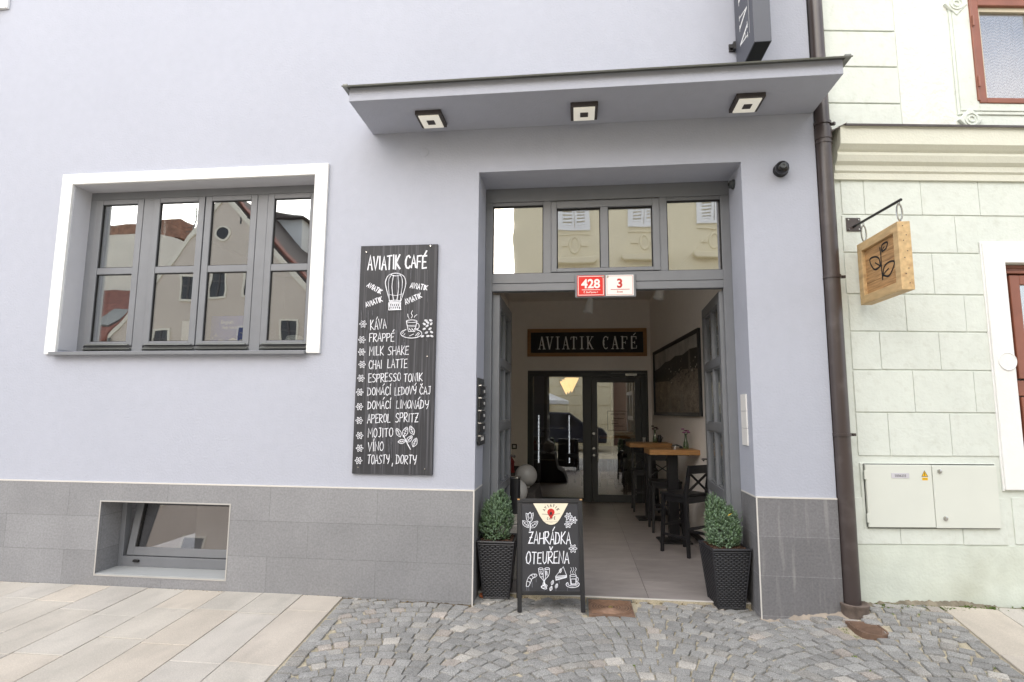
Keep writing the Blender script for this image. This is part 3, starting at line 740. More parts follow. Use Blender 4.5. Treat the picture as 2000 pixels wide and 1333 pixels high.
e.build('door_leaf', M['frame_d'], gd, bevel=.004)
e = MB(); e.box(-.784, .106, y0+.03, y0+.04, .065, 2.206); e.build('pane', M['glass_in'], gd)
e = MB(); e.box(.366, 1.03, y0+.02, y0+.03, .13, 2.102); e.build('pane', M['glass_in'], gd)
e = MB(); e.tube([(.362, y0-.07, .7), (.362, y0-.07, 1.28)], .013, 12)
for z in (.76, 1.22): e.tube([(.362, y0-.07, z), (.345, y0-.012, z)], .008, 8)
e.build('handle', M['steel'], gd, smooth=True)
e = MB()
for z in (1.19, .93, .81): e.tube([(.3, y0-.013, z), (.3, y0-.022, z)], .022, 14)
e.split_build('lock', M['steel'], gd)
e = MB(); e.box(.87, 1.075, y0-.055, y0-.012, 2.215, 2.262); e.build('door_closer', M['steel'], gd, bevel=.004)
e = MB(); e.bar((.88, y0-.03, 2.2), (1.02, y0-.03, 2.19), .02); e.build('closer_arm', M['frame_d'], gd)
pn = Plane((.5, y0+.0195, 1.25), (1, 0, 0), (0, 0, 1)); pn.h = 0.0005
e = MB()
for q in ([(0.05, .0), (.4, 0), (.4, .34), (.05, .34)],): stroke(e, pn, q, .006, True)
font_text(e, pn, "AVIATIK CAFÉ", .225, .27, .045, sx=.9)
for k, (a, b) in enumerate(((.15, .30), (.12, .2), (.12, .2), (.15, .3))): stroke(e, pn, [(a, .21-k*.045), (b+.03, .21-k*.045)], .008)
e.build('lettering', M['ink'], gd)

# ------------------------------------------------------------------ pale green neighbour house
th = R(7); NX = Matrix.Translation((2.1, .10, 0)) @ Matrix.Rotation(th, 4, 'Z')      # local: u along the facade, y into the house
N = thing('green_house', 'pale mint green townhouse with block joints, cornice and red brown windows', 'house', (2.1, .1, 0), th)
UL0, UL1, UZ0, UZ1 = 1.47, 2.55, 4.305, 6.1      # upper window
LL0, LL1, LZ0, LZ1 = 1.545, 2.75, .985, 2.86     # lower window
n_ = MB(NX)
n_.grid_holes([0, UL0, LL0, UL1, LL1, 10], [.52, LZ0, LZ1, UZ0, UZ1, 9], 0, .45, lambda u, z: (UL0 < u < UL1 and UZ0 < z < UZ1) or (LL0 < u < LL1 and LZ0 < z < LZ1))
n_.box(0, .4, .45, 10, -.2, 9); n_.box(.4, 10, 9.6, 10, -.2, 9); n_.box(.4, 10, .45, 9.6, 8.7, 9)
n_.build('facade', M['mint'], N)
n_ = MB(NX); n_.box(0, 10, -.006, .45, -.3, .52); n_.build('plinth', M['mintbase'], N)
n_ = MB(NX)                                # raised blocks of the ground floor
zc = [.525, .905, 1.228, 1.583, 1.935, 2.259, 2.579, 2.94, 3.276, 3.6]
jn = [[.489, .997], [.45, .97], [.454, .969], [.69, 1.2], [.434, .936], [.673, 1.18], [.179, .935], [.18, 1.161], [.388, .885, 1.391]]
for k, js in enumerate(jn):
    z0, z1 = zc[k]+.0055, zc[k+1]-.0055
    if k == 1: continue
    uend = {0: 1.36, 2: 1.4, 3: 1.39, 4: 1.38, 5: 1.37, 6: 1.36, 7: 1.345, 8: 9.9}[k]
    ed = [.19 if js[0] > .25 else js[0]]+[j for j in js if j > .25]+[uend]
    if k == 0: ed = [.02]+ed[1:]
    if k == 8: ed += []
    for a, b in zip(ed, ed[1:]): n_.box(a+.0018, b-.0018, -.009+random.uniform(-.0008, .0008), 0, z0+random.uniform(-.0015, .0015), z1+random.uniform(-.0015, .0015))
n_.box(1.42, 9.9, -.009, 0, .535, .905)
n_.build('block_joints', M['mint'], N, bevel=.0045)
n_ = MB(NX)                                # upper courses
for z0, z1 in ((4.04, 4.295), (4.295, 4.642), (4.642, 4.986), (4.986, 5.33), (5.33, 5.67)): n_.box(.02, .77, -.012, 0, z0+.006, z1-.006)
n_.build('upper_blocks', M['mint'], N, bevel=.007)
n_ = MB(NX); n_.box(.78, 1.262, -.004, 0, 4.04, 9); n_.build('render_strip', M['offwhite'], N)
n_ = MB(NX)                                # moulded panel round the upper window with corner diamonds
n_.box(1.30, UL0, -.02, 0, 4.235, 9); n_.box(UL0, 4, -.02, 0, 4.235, UZ0)
n_.box(1.275, 1.30, -.012, 0, 4.20, 9); n_.box(1.3, 4, -.012, 0, 4.205, 4.235)
n_.build('panel', M['mint'], N, bevel=.005)
for (u, z) in ((1.372, 4.15), (1.335, 5.255)):
    n_ = MB(NX); s_ = .105
    n_.prism([(u-s_, z), (u, z-s_*1.05), (u+s_, z), (u, z+s_*1.05)], -.03, 0, 'y')
    o = n_.build('diamond_ornament', M['mint'], N, bevel=.006)
    n_ = MB(NX)
    for r0_, r1_, yy in ((.05, .06, -.038), (.022, .03, -.04)):
        n_.loft([[(u+r*math.cos(a), y_, z+r*math.sin(a)) for a in [2*math.pi*k/20 for k in range(20)]] for r, y_ in ((r1_, -.03), (r1_, yy), (r0_, yy), (r0_, -.03))], False)
    n_.build('ring', M['mint'], o, smooth=True)
n_ = MB(NX)                                # cornice profile
pr = [(0, 3.585), (-.03, 3.585), (-.034, 3.64), (-.05, 3.655), (-.055, 3.70), (-.085, 3.725), (-.105, 3.775), (-.10, 3.80), (-.12, 3.815), (-.155, 3.85), (-.165, 3.99), (-.17, 4.005), (0, 4.03)]
n_.prism(pr, .125, 10, 'x'); n_.build('cornice', M['cream'], N)
n_ = MB(NX); n_.prism([(-.19, 3.995), (-.19, 4.012), (0, 4.045), (0, 4.033), (-.182, 4.006), (-.182, 3.995)], .16, 10, 'x')
n_.hexa([NX.inverted() @ (NX @ Vector(p)) for p in ((.05, -.13, 3.955), (.165, -.19, 4.012), (.165, 0, 4.045), (.05, 0, 4.0))], [(.05, -.13, 3.962), (.165, -.19, 4.02), (.165, 0, 4.053), (.05, 0, 4.008)])
n_.build('cornice_cap', M['darkbrown'], N)
# upper window
n_ = MB(NX); a, b, z0, z1 = UL0, UL1, UZ0, UZ1; k_ = .062
n_.box(a, a+k_, -.03, .06, z0, z1); n_.box(b-k_, b, -.03, .06, z0, z1); n_.box(a+k_, b-k_, -.03, .06, z0, z0+k_*.8); n_.box(a+k_, b-k_, -.03, .06, z1-k_, z1)
n_.box(a+k_, b-k_, -.03, .06, 5.24, 5.36); n_.box(a-.03, b, -.045, -.03, 5.315, 5.345); n_.box(a-.02, a-.001, -.035, 0, z0+.02, z1)
uw = n_.build('window', M['redwood'], N, bevel=.006)
n_ = MB(NX); c0, c1 = a+k_, b-k_
n_.box(c0, c0+.03, .0, .05, z0+.05, 5.24); n_.box(c0+.03, c1, 0, .05, 5.2, 5.24); n_.box(c0+.48, c0+.53, .0, .05, z0+.05, 5.2); n_.build('sash', M['beigewood'], uw)
n_ = MB(NX); n_.box(c0+.03, c0+.48, .02, .028, z0+.05, 5.2); n_.box(c0+.53, c1, .02, .028, z0+.05, 5.2); n_.box(c0, c1, .02, .028, 5.36, z1-.06); n_.build('pane', M['glass_thin'], uw)
n_ = MB(NX); us = [c0+.0+i*.02 for i in range(50)]
n_.add([(u, .16+.012*math.sin(i*1.1), z) for z in (z0, 6.1) for i, u in enumerate(us)], [(i, i+1, 51+i-0, 50+i) for i in range(49)]); n_.build('curtain', M['curtain'], uw)
n_ = MB(NX)
for z in (4.5, 5.08): n_.tube([(a-.008, -.045, z-.05), (a-.008, -.045, z+.05)], .009, 8)
n_.split_build('hinge', M['redwood'], uw)
# lower window surround and window
n_ = MB(NX)
n_.box(1.365, LL0, -.03, 0, .965, 3.03); n_.box(LL0, 3.0, -.03, 0, LZ1, 3.03); n_.box(LL1, 3.0, -.03, 0, .965, LZ1); n_.box(LL0, LL1, -.03, 0, .965, LZ0)
n_.box(1.352, 1.365, -.018, 0, .955, 3.045); n_.box(1.365, 3.0, -.018, 0, 3.03, 3.045)
n_.build('window_surround', M['white'], N, bevel=.005)
n_ = MB(NX); n_.loft([[(1.478+r*math.cos(q), y_, 2.015+r*math.sin(q)) for q in [2*math.pi*i/28 for i in range(28)]] for r, y_ in ((.078, -.03), (.076, -.037), (.07, -.038), (.066, -.034))]); n_.build('round_ornament', M['white'], N, smooth=True)
n_ = MB(NX); a, b, z0, z1 = LL0+.004, LL1, LZ0, 2.83
n_.box(a, a+.07, .05, .12, z0, z1); n_.box(a+.07, b, .05, .12, z1-.05, z1); n_.box(a+.07, b, .05, .12, 1.73, 1.86); n_.box(a+.07, b, .05, .12, z0, z0+.08); n_.box(a+.05, b, .03, .05, z1-.05, z1-.025)
n_.box(a, b, .05, .12, z1, LZ1)
lw_ = n_.build('window', M['redwood'], N, bevel=.006)
n_ = MB(NX)
for q0, q1 in ((1.875, 2.765), (1.08, 1.72)):
    n_.box(a+.075, a+.16, .035, .09, q0, q1); n_.box(a+.16, b, .035, .09, q0, q0+.07); n_.box(a+.16, b, .035, .09, q1-.08, q1)
n_.build('sash', M['redwood'], lw_, bevel=.005)
n_ = MB(NX); n_.box(a+.16, b, .06, .068, 1.15, 1.64); n_.box(a+.16, b, .06, .068, 1.945, 2.685); n_.build('pane', M['glass'], lw_)
n_ = MB(NX); n_.box(a, b, .4, .45, 1.0, 2.85); n_.build('curtain', M['curtain'], lw_)
# broken plaster and debris along the foot
n_ = MB(); fillet(n_, NX @ Vector((.12, -.004, 0)), NX @ Vector((7, -.004, 0)), NX.to_3x3() @ Vector((0, -1, 0)), .04, .028, 5)
n_.build('foot_rubble', mat('crumbled_plaster', lin(128, 120, 104), rough=1, var=.3, vs=12, bump=1, bs=40), N)

# electricity cabinet
q = thing('electricity_cabinet', 'pale green two door electricity cabinet set in the wall beside the downpipe', 'cabinet', NX @ Vector((.2, 0, .66)), th)
n_ = MB(NX); n_.box(.195, 1.31, -.012, 0.0, .655, 1.175); n_.build('frame', M['mint'], q, bevel=.004)
n_ = MB(NX); n_.box(.222, .763, -.034, -.0125, .668, 1.162); n_.build('door', M['cabinet'], q, bevel=.004)
n_ = MB(NX); n_.box(.769, 1.296, -.034, -.0125, .664, 1.158); n_.build('door', M['cabinet'], q, bevel=.004)
n_ = MB(NX); n_.box(.216, .2215, -.0145, -.0122, .668, 1.166); n_.box(.2215, 1.296, -.0145, -.0122, 1.1622, 1.168); n_.box(.7632, .7688, -.0145, -.0122, .664, 1.162); n_.box(.222, 1.296, -.0145, -.0122, .657, .6635); n_.build('shadow_gap', M['ink'], q)
n_ = MB(NX)
for z in (.74, 1.08): n_.box(.207, .226, -.042, -.03, z-.035, z+.035)
n_.split_build('hinge', M['cabinet'], q, bevel=.003)
n_ = MB(NX)
for u, z in ((.825, 1.112), (.842, .74)):
    n_.loft([[(u+r*math.cos(t), y_, z+r*math.sin(t)) for t in [2*math.pi*i/14 for i in range(14)]] for r, y_ in ((.018, -.034), (.017, -.044), (.006, -.046))])
n_.split_build('lock', M['steel'], q, smooth=True)
n_ = MB(NX); n_.box(.43, .575, -.037, -.0342, 1.056, 1.096); pt_ = n_.build('number_plate', mat('silver_label', lin(196, 194, 200), rough=.4), q)
pf = Plane(NX @ Vector((.43, -.0372, 1.056)), NX.to_3x3() @ Vector((1, 0, 0)), (0, 0, 1)); pf.h = .0006
n_ = MB(); font_text(n_, pf, "5006233", .0725, .0105, .027); n_.build('lettering', M['ink'], pt_)
pf = Plane(NX @ Vector((.68, -.0342, 1.05)), NX.to_3x3() @ Vector((1, 0, 0)), (0, 0, 1)); pf.h = .0006
n_ = MB(); fill(n_, pf, [(0, .012), (.046, .012), (.046, -.01), (0, -.01)]); fill(n_, pf, [(-.004, .02), (.05, .02), (.023, .068)])
n_.mi = 1; stroke(n_, pf, [(-.002, .021), (.048, .021), (.023, .066)], .0035, True); stroke(n_, pf, [(.026, .054), (.02, .04), (.026, .04), (.021, .027)], .004); stroke(n_, pf, [(.006, .001), (.04, .001)], .003)
n_.build('warning_sticker', [M['yellow'], M['ink']], q)

# hanging wooden sign and bracket
hs = 2.405; sy0, sy1 = -.555, .06; sz0, sz1 = 2.47, 2.985
wp = NX @ Vector((.275, 0, 3.185))
b_ = thing('sign_bracket', 'dark iron wall bracket with square plate holding the wooden leaf sign', 'bracket', wp)
n_ = MB(NX); n_.box(.212, .337, -.017, -.0095, 3.125, 3.245); n_.build('wall_plate', M['darkbrown'], b_, bevel=.003)
n_ = MB(NX)
for u in (.23, .319):
    for z in (3.143, 3.227): n_.loft([[(u+.007*math.cos(t), y_, z+.007*math.sin(t)) for t in [2*math.pi*i/10 for i in range(10)]] for y_ in (-.017, -.022)])
n_.split_build('screw', M['steel'], b_)
n_ = MB(); n_.tube([wp+Vector((0, -.005, -.02)), (hs-.005, sy0+.0, 3.15)], .011, 10); n_.build('rod', M['black'], b_)
hsn = thing('hanging_sign', 'square wooden sign with black leaf sprig hanging from iron bracket', 'sign', (hs, (sy0+sy1)/2, sz0))
n_ = MB(); fw = .07; hx = .045
n_.box(hs-hx, hs+hx, sy0, sy0+fw, sz0, sz1); n_.box(hs-hx, hs+hx, sy1-fw, sy1, sz0, sz1); n_.box(hs-hx, hs+hx, sy0+fw, sy1-fw, sz0, sz0+fw); n_.box(hs-hx, hs+hx, sy0+fw, sy1-fw, sz1-fw, sz1)
n_.build('frame', M['pine'], hsn, bevel=.004)
n_ = MB(); zz = [sz0+fw+(sz1-sz0-2*fw)*k/4 for k in range(5)]
for a, b in zip(zz, zz[1:]): n_.box(hs-.018, hs+.018, sy0+fw, sy1-fw, a+.0015, b-.0015)
n_.build('plank', M['rustic'], hsn)
n_ = MB(); hp = Plane((hs-.0185, sy1-fw, sz0+fw), (0, -1, 0), (0, 0, 1)); hp.h = .001; WW = sy1-sy0-2*fw; HH = sz1-sz0-2*fw
qm = quadmap(((300, 625), (690, 455), (738, 1050), (340, 1180)), WW, HH)
def hdraw(pts, wd=.014): stroke(n_, hp, smooth([qm(p) for p in pts]), wd)
hdraw([(490, 605), (505, 700), (512, 830), (528, 1000)])
hdraw([(512, 640), (520, 575), (582, 548), (570, 620), (515, 660)]); hdraw([(515, 650), (545, 600)], .01)
hdraw([(505, 825), (440, 870), (390, 820), (368, 740), (420, 712), (480, 735), (500, 830)]); hdraw([(435, 785), (500, 830)], .011)
hdraw([(530, 960), (545, 850), (600, 795), (668, 790), (655, 870), (605, 960), (535, 945)]); hdraw([(540, 935), (600, 870)], .011)
for k in range(4): fill(n_, hp, [qm(p) for p in ell(697+k*1, 790+k*38, 7, 8, n=8)[:-1]])
n_.build('leaf_drawing', M['ink'], hsn)
n_ = MB()
for k, z in enumerate((2.95, 2.88, 2.84, 2.76, 2.71, 2.63, 2.59, 2.52)): n_.tube([(hs+(.012 if k % 2 else -.01), sy0-.002, z), (hs+(.012 if k % 2 else -.01), sy0+.002, z)], .004, 8)
n_.split_build('screw', M['lampdark'], hsn)
for yv, zt in ((sy0+.04, 3.145), (sy1-.04, 3.145)):
    tt = (yv-sy0)/(wp.y-sy0); zt = 3.15+(wp.z-.02-3.15)*tt
    n_ = MB(); zb = sz1; L = zt-zb
    def ringl(z0_, z1_, r, wy, ax):
        pts = []
        for i in range(17):
            a = 2*math.pi*i/16; c_, s_ = math.cos(a)*wy, math.sin(a); zz_ = (z0_+z1_)/2+(abs(z1_-z0_)/2)*s_
            pts.append((hs+(c_ if ax else 0), yv+(0 if ax else c_), zz_))
        n_.tube(pts, r, 6, False)
    ringl(zb-.005, zb+.025, .0045, .014, 0); ringl(zb+.018, zt-.02, .007, .019, 1); ringl(zt-.028, zt+.012, .003, .012, 0)
    n_.build('chain_link', M['steel'], hsn, smooth=True)

# downpipe
PX, PY = 2.119, -.002
d_ = thing('downpipe', 'dark brown metal downpipe in the corner between the two houses', 'downpipe', (PX, PY, .06))
n_ = MB(); n_.tube([(PX, PY, .05), (PX, PY, 2.6), (PX, PY, 4.0)], .063, 24); n_.tube([(PX, PY, 3.99), (PX, PY, 9)], .06, 24); n_.build('pipe', M['darkbrown'], d_, smooth=True)
n_ = MB(); n_.tube([(PX, PY, 3.9), (PX, PY, 4.0)], .07, 24); n_.tube([(PX, PY, 3.86), (PX, PY, 3.875)], .069, 24); n_.build('joint_sleeve', M['darkbrown'], d_, smooth=True)
for z in (4.045, 2.70, 1.405, 5.9):
    n_ = MB(); n_.tube([(PX, PY, z-.012), (PX, PY, z+.012)], .071, 24); n_.box(PX+.066, PX+.105, PY-.012, PY+.012, z-.011, z+.011); n_.tube([(PX+.085, PY-.03, z), (PX+.085, PY+.02, z)], .007, 8)
    n_.build('bracket', M['darkbrown'], d_, smooth=True)
n_ = MB(); n_.lathe([(.1, -.05), (.097, .03), (.104, .042), (.104, .058), (.09, .062), (.07, .05)], (PX+.005, PY-.02, .06), 24); n_.build('base_collar', mat('weathered_concrete_ring', lin(104, 92, 84), rough=.95, var=.3, vs=14, bump=.6, bs=40), d_, smooth=True)
# covers in the paving
n_ = MB(); c0 = gz(2.08, -.3)
dc = thing('drain_cover', 'rounded rusty inspection cover in the setts at the foot of the downpipe', 'drain cover', (2.085, -.32, c0))
def dpoly(k): return [(2.085+(.105*k)*x, -.32+.14*k*y) for x, y in ((-1, .95), (1, .95), (1, -.2), (.85, -.65), (.5, -.92), (0, -1), (-.5, -.92), (-.85, -.65), (-1, -.2))]
n_.loft([[(x, y, c0+z+.05*(x-2.085)*-0.2) for x, y in dpoly(k)] for k, z in ((1, -.03), (1, .012), (.9, .012), (.88, .006))]); n_.build('lid', M['cast'], dc, smooth=False)
n_ = MB()
for k in range(13):
    y = -.215-k*.017; hw = .085 if k < 7 else .085-.008*(k-6)
    n_.box(2.085-hw, 2.085+hw, y-.004, y+.004, c0+.005, c0+.011)
n_.build('rib', M['cast'], dc)
n_ = MB(); x0, x1, y0, y1 = DRAIN; cz = -.022
dc = thing('drain_cover', 'rectangular rusty cast iron cover with ring pattern before the threshold', 'drain cover', ((x0+x1)/2, (y0+y1)/2-.0, cz))
y1 = .24
n_.box(x0, x1, y0, y1, cz-.04, cz+.004); n_.build('lid', M['cast'], dc, bevel=.003)
n_ = MB(); cx, cy = (x0+x1)/2, (y0+y1)/2
for k in range(1, 10):
    r = .022+k*.021; pts = []
    for i in range(49):
        a = 2*math.pi*i/48; x, y = cx+r*1.05*math.cos(a), cy+r*math.sin(a)
        if x0+.008 < x < x1-.008 and y0+.008 < y < y1-.008: pts.append((x, y, cz+.005))
        else:
            if len(pts) > 1: n_.tube(pts, .0048, 5)
            pts = []
    if len(pts) > 1: n_.tube(pts, .0048, 5)
n_.build('ring_pattern', mat('worn_cast_iron', lin(138, 110, 90), rough=.6, metal=.3, var=.2, vs=20), dc, smooth=True)
n_ = MB(); n_.lathe([(.018, 0), (.018, .006), (.012, .009)], (cx, cy, cz+.004), 14); n_.build('bolt', mat('worn_brass', lin(190, 170, 120), rough=.4, metal=.8), dc, smooth=True)
n_ = MB(); n_.box(x0-.012, x0, y0, y1, cz-.04, cz+.008); n_.box(x0-.012, x1+.012, y1, y1+.003, cz-.04, cz+.012); n_.build('rim', M['zinc'], dc)

# ------------------------------------------------------------------ menu chalkboard on the wall
bx0, bx1, bz0, bz1 = -1.955, -1.236, 1.022, 3.066
mbd = thing('menu_chalkboard', 'tall black chalkboard menu with white hand lettering on the grey wall', 'chalkboard', ((bx0+bx1)/2, 0, bz0))
n_ = MB(); n_.box(bx0, bx1, -.024, -.001, bz0, bz1); n_.build('board', M['board'], mbd, bevel=.002)
bp = Plane((bx0, -.0242, bz0), (1, 0, 0), (0, 0, 1)); bp.h = .0008
mq = quadmap(((232, 108), (1000, 88), (945, 2398), (140, 2387)), bx1-bx0, bz1-bz0); O3 = 1230
n_ = MB()
def T(t, p0, p1, h, wd=.0064, o=0): chalk(n_, bp, mq, t, (p0[0], p0[1]+o), (p1[0], p1[1]+o), h, wd, slant=.06)
T('AVIATIK', (300, 347), (620, 335), 138, .0135); T('CAFÉ', (675, 332), (885, 326), 122, .0135)
T('AVIATIK', (288, 512), (425, 588), 46, .008); T('AVIATIK', (285, 722), (450, 662), 48, .008); T('AVIATIK', (722, 525), (892, 552), 50, .008); T('AVIATIK', (682, 694), (842, 622), 50, .008)
T('KÁVA', (328, 946), (487, 932), 92); T('FRAPPÉ', (318, 1066), (562, 1060), 82); T('MILK', (318, 1207), (458, 1200), 90); T('SHAKE', (503, 1199), (708, 1195), 86)
for t, p0, p1, h in (('CHAI', (312, 110), (440, 106), 84), ('LATTE', (500, 102), (694, 95), 86), ('ESPRESSO', (310, 243), (630, 228), 82), ('TONIK', (662, 235), (846, 230), 80),
    ('DOMÁCÍ', (300, 374), (530, 366), 78), ('LEDOVÝ', (572, 369), (785, 360), 78), ('ČAJ', (820, 360), (928, 356), 74), ('DOMÁCÍ', (302, 511), (530, 506), 80), ('LIMONÁDY', (586, 502), (905, 505), 82),
    ('APEROL', (298, 650), (528, 641), 84), ('SPRITZ', (578, 640), (804, 637), 88), ('MOJITO', (306, 795), (553, 785), 88), ('VÍNO', (306, 930), (458, 924), 84), ('TOASTY', (300, 1056), (515, 1055), 88), (',', (540, 1058), (560, 1058), 88), ('DORTY', (586, 1056), (784, 1056), 88)):
    T(t, p0, p1, h, .0064, O3)
n_.build('lettering', M['chalk'], mbd)
n_ = MB()
def D(pts, wd=.0044, sm=True, closed=False, o=0):
    pts = [(p[0], p[1]+o) for p in pts]
    if sm: pts = smooth(pts, 3)
    stroke(n_, bp, [mq(p) for p in pts], wd, closed, .2)
def flower(cx, cy, r, D=D, wd=.0042):
    pts = []
    ph = random.uniform(0, 1)
    for i in range(37):
        a = 2*math.pi*i/36+ph; rr = r*(.74+.26*math.cos(6*a)); pts.append((cx+rr*math.cos(a), cy+rr*1.05*math.sin(a)))
    D(pts, wd, False); D(ell(cx, cy, r*.16, r*.16, n=6), wd, False)
    for i in range(5):
        a = 2*math.pi*i/5+ph; D([(cx+r*.25*math.cos(a), cy+r*.25*math.sin(a)), (cx+r*.55*math.cos(a+.2), cy+r*.55*math.sin(a+.2))], wd*.8, False)
def cut(name):
    global n_
    n_.build(name, M['chalk'], mbd); n_ = MB()
for x, y in ((255, 890), (244, 1048), (242, 1170), (246, 1295), (235, 203+O3), (223, 342+O3), (220, 487+O3), (218, 625+O3), (222, 775+O3), (223, 902+O3), (212, 1025+O3)): flower(x, y, 36); cut('flower_drawing')
D([(520, 655), (490, 540), (480, 470), (510, 405), (580, 382), (655, 405), (683, 465), (672, 540), (636, 655)], .007)
D(ell(585, 395, 45, 14), .006, False)
for xs_ in ((540, 400, 510, 470, 520, 655), (560, 402, 545, 520, 560, 650), (605, 402, 612, 520, 595, 650), (630, 400, 650, 470, 628, 655)): D([(xs_[0], xs_[1]), (xs_[2], xs_[3]), (xs_[4], xs_[5])], .006)
D([(500, 590), (580, 605), (655, 588)], .004); D([(515, 660), (575, 652), (635, 660)], .006)
D([(512, 678), (632, 678), (630, 745), (515, 750)], .008, False, True); D([(520, 665), (632, 668)], .006, False)
for k in range(6):
    D([(515+k*20, 680), (545+k*18, 748)], .0055, False); D([(630-k*20, 680), (600-k*18, 748)], .0055, False)
cut('balloon_drawing')
D([(690, 865), (702, 930), (710, 965), (772, 965), (782, 920), (796, 862)], .006, False); D(ell(743, 862, 53, 13), .0055, False); D(ell(797, 910, 20, 28, -100, 110), .0055, False)
D(ell(738, 985, 105, 45, -60, 240, 26), .0065, False); D([(702, 905), (785, 902)], .004, False); D([(706, 918), (780, 916)], .004, False)
for k in range(5): D([(718+k*13, 935+(k % 2)*14), (724+k*13, 948+(k % 2)*8)], .007, False)
for a in ((650, 985, 670, 955), (660, 1005, 675, 985), (720, 1010, 760, 990), (780, 1008, 810, 975), (800, 1010, 822, 980)): D([a[:2], a[2:]], .005, False)
for p in ([(703, 790), (706, 815), (718, 836)], [(750, 755), (738, 785), (750, 805), (738, 830)], [(795, 796), (775, 810), (768, 825)]): D(p, .005)
cut('cup_drawing')
for x, y in ((885, 855), (932, 853), (868, 890), (902, 875), (937, 887), (897, 908), (868, 938), (925, 937), (890, 975), (940, 970), (850, 1012), (905, 1010), (943, 1010)):
    rt = random.uniform(-50, 50); D(ell(x, y, 15, 8, n=10, rot=rt), .0045, False); D(ell(x, y, 7, 2, n=6, rot=rt), .005, False)
cut('bean_drawing')
def leafd(cx, cy, L, a, D=D, o=O3, wd=.005):
    c_, s_ = math.cos(R(a)), math.sin(R(a)); f = lambda t, w_: (cx+t*L*c_-w_*L*s_, cy+o-(t*L*s_+w_*L*c_))
    D([f(-.5, 0), f(-.15, .24), f(.2, .2), f(.5, 0), f(.2, -.2), f(-.15, -.24), f(-.5, 0)], wd); D([f(-.4, 0), f(.35, 0)], wd*.8)
    for t in (-.2, .05, .25): D([f(t, 0), f(t+.12, .12)], wd*.7, False); D([f(t, 0), f(t+.12, -.12)], wd*.7, False)
D([(660, 770+O3), (690, 835+O3), (730, 910+O3)], .008)
for a in ((612, 745, 95, 115), (678, 738, 105, 70), (745, 722, 95, 112), (645, 832, 80, 8), (720, 808, 85, 50), (773, 842, 95, 68)): leafd(*a)
n_.build('mint_drawing', M['chalk'], mbd)
n_ = MB()                                  # chalk that has run down under the lettering
for k in range(60):
    x = random.choice((random.uniform(520, 640), random.uniform(230, 900), random.uniform(300, 820))); y = random.choice((350, 755, 950, 1070, 1210, 1330, 1480, 1750, 2025)); L = random.uniform(40, 330)
    pts = [(x+random.uniform(-3, 3), y+L*i/4) for i in range(5)]
    D(pts, random.uniform(.0012, .003))
n_.build('chalk_runs', M['chalk_dim'], mbd)
n_ = MB()
for x, y in ((290, 172), (930, 110), (898, 1212), (208, 1092+O3), (873, 1103+O3)): fill(n_, bp, [mq(p) for p in ell(x, y, 7, 7, n=8)[:-1]], .0005)
n_.split_build('screw', M['steel'], mbd)

# ------------------------------------------------------------------ A-board
AZ = R(7.2)
ab = thing('sandwich_board', 'black framed chalkboard easel sign standing on the setts before the entrance', 'sign', (-.21, -.02, gz(-.2, -.1)), AZ)
BW = .545; BT = .875; tilt = R(11.5)
AX = Matrix.Translation((-.212, -.125, gz(-.2, -.15)+.004)) @ Matrix.Rotation(AZ, 4, 'Z') @ Matrix.Rotation(-tilt, 4, 'X')
n_ = MB(AX); h2_ = BW/2
n_.box(-h2_, -h2_+.036, -.012, .012, 0, BT-.034); n_.box(h2_-.036, h2_, -.012, .012, 0, BT-.034); n_.box(-h2_, h2_, -.014, .02, BT-.034, BT); n_.box(-h2_+.036, h2_-.036, -.012, .012, .125, .158)
n_.build('front_frame', M['blackwood'], ab, bevel=.003)
n_ = MB(AX); n_.box(-h2_+.036, h2_-.036, -.004, .006, .158, BT-.034); fp = n_.build('panel', M['board2'], ab)
AXB = AX @ Matrix.Translation((0, .03, BT)) @ Matrix.Rotation(2*tilt, 4, 'X') @ Matrix.Translation((0, 0, -BT))
n_ = MB(AXB); n_.box(-h2_, -h2_+.036, -.012, .012, 0.0, BT-.01); n_.box(h2_-.036, h2_, -.012, .012, 0.0, BT-.01); n_.box(-h2_+.036, h2_-.036, -.01, .01, BT-.05, BT-.01); n_.box(-h2_+.036, h2_-.036, -.012, .012, .125, .158)
n_.box(-h2_+.036, h2_-.036, -.004, .006, .158, BT-.05); n_.build('back_frame', M['blackwood'], ab, bevel=.003)
n_ = MB(AX)
for x in (-h2_, h2_-.02): n_.box(x, x+.02, -.0165, -.014, BT-.012, BT-.001)
n_.split_build('corner_cap', mat('worn_brass_cap', lin(176, 140, 96), rough=.5, metal=.5), ab)
A3 = AX.to_3x3(); ap = Plane(AX @ Vector((-h2_, -.0042, 0)), A3 @ Vector((1, 0, 0)), A3 @ Vector((0, 0, 1))); ap.h = .0008
aq = quadmap(((78, 110), (745, 125), (770, 1275), (65, 1260)), BW, BT)
n_ = MB()
def TA(t, p0, p1, h, wd=.0076): chalk(n_, ap, aq, t, p0, p1, h, wd, slant=.03)
TA('ZAHRÁDKA', (188, 572), (622, 580), 118); TA('OTEUŘENA', (160, 772), (604, 780), 118)
n_.build('lettering', M['chalk'], fp)
n_ = MB()
def DA(pts, wd=.004, sm=True, closed=False, o=0):
    if sm: pts = smooth(pts, 3)
    stroke(n_, ap, [aq(p) for p in pts], wd, closed, .2)
DA([(165, 260), (168, 310), (180, 340), (200, 348), (225, 338), (236, 300), (240, 258), (222, 270), (208, 250), (190, 268), (165, 260)]); DA(ell(205, 285, 16, 28, n=12), .003, False); DA([(180, 270), (190, 335)], .003); DA([(228, 275), (215, 335)], .003)
DA([(200, 350), (205, 395), (203, 440)], .004); DA([(208, 350), (212, 395), (207, 440)], .003)
leafd(160, 370, 95, -48, DA, 0, .0035); leafd(245, 378, 105, 38, DA, 0, .0035)
n_.build('tulip_drawing', M['chalk'], fp); n_ = MB()
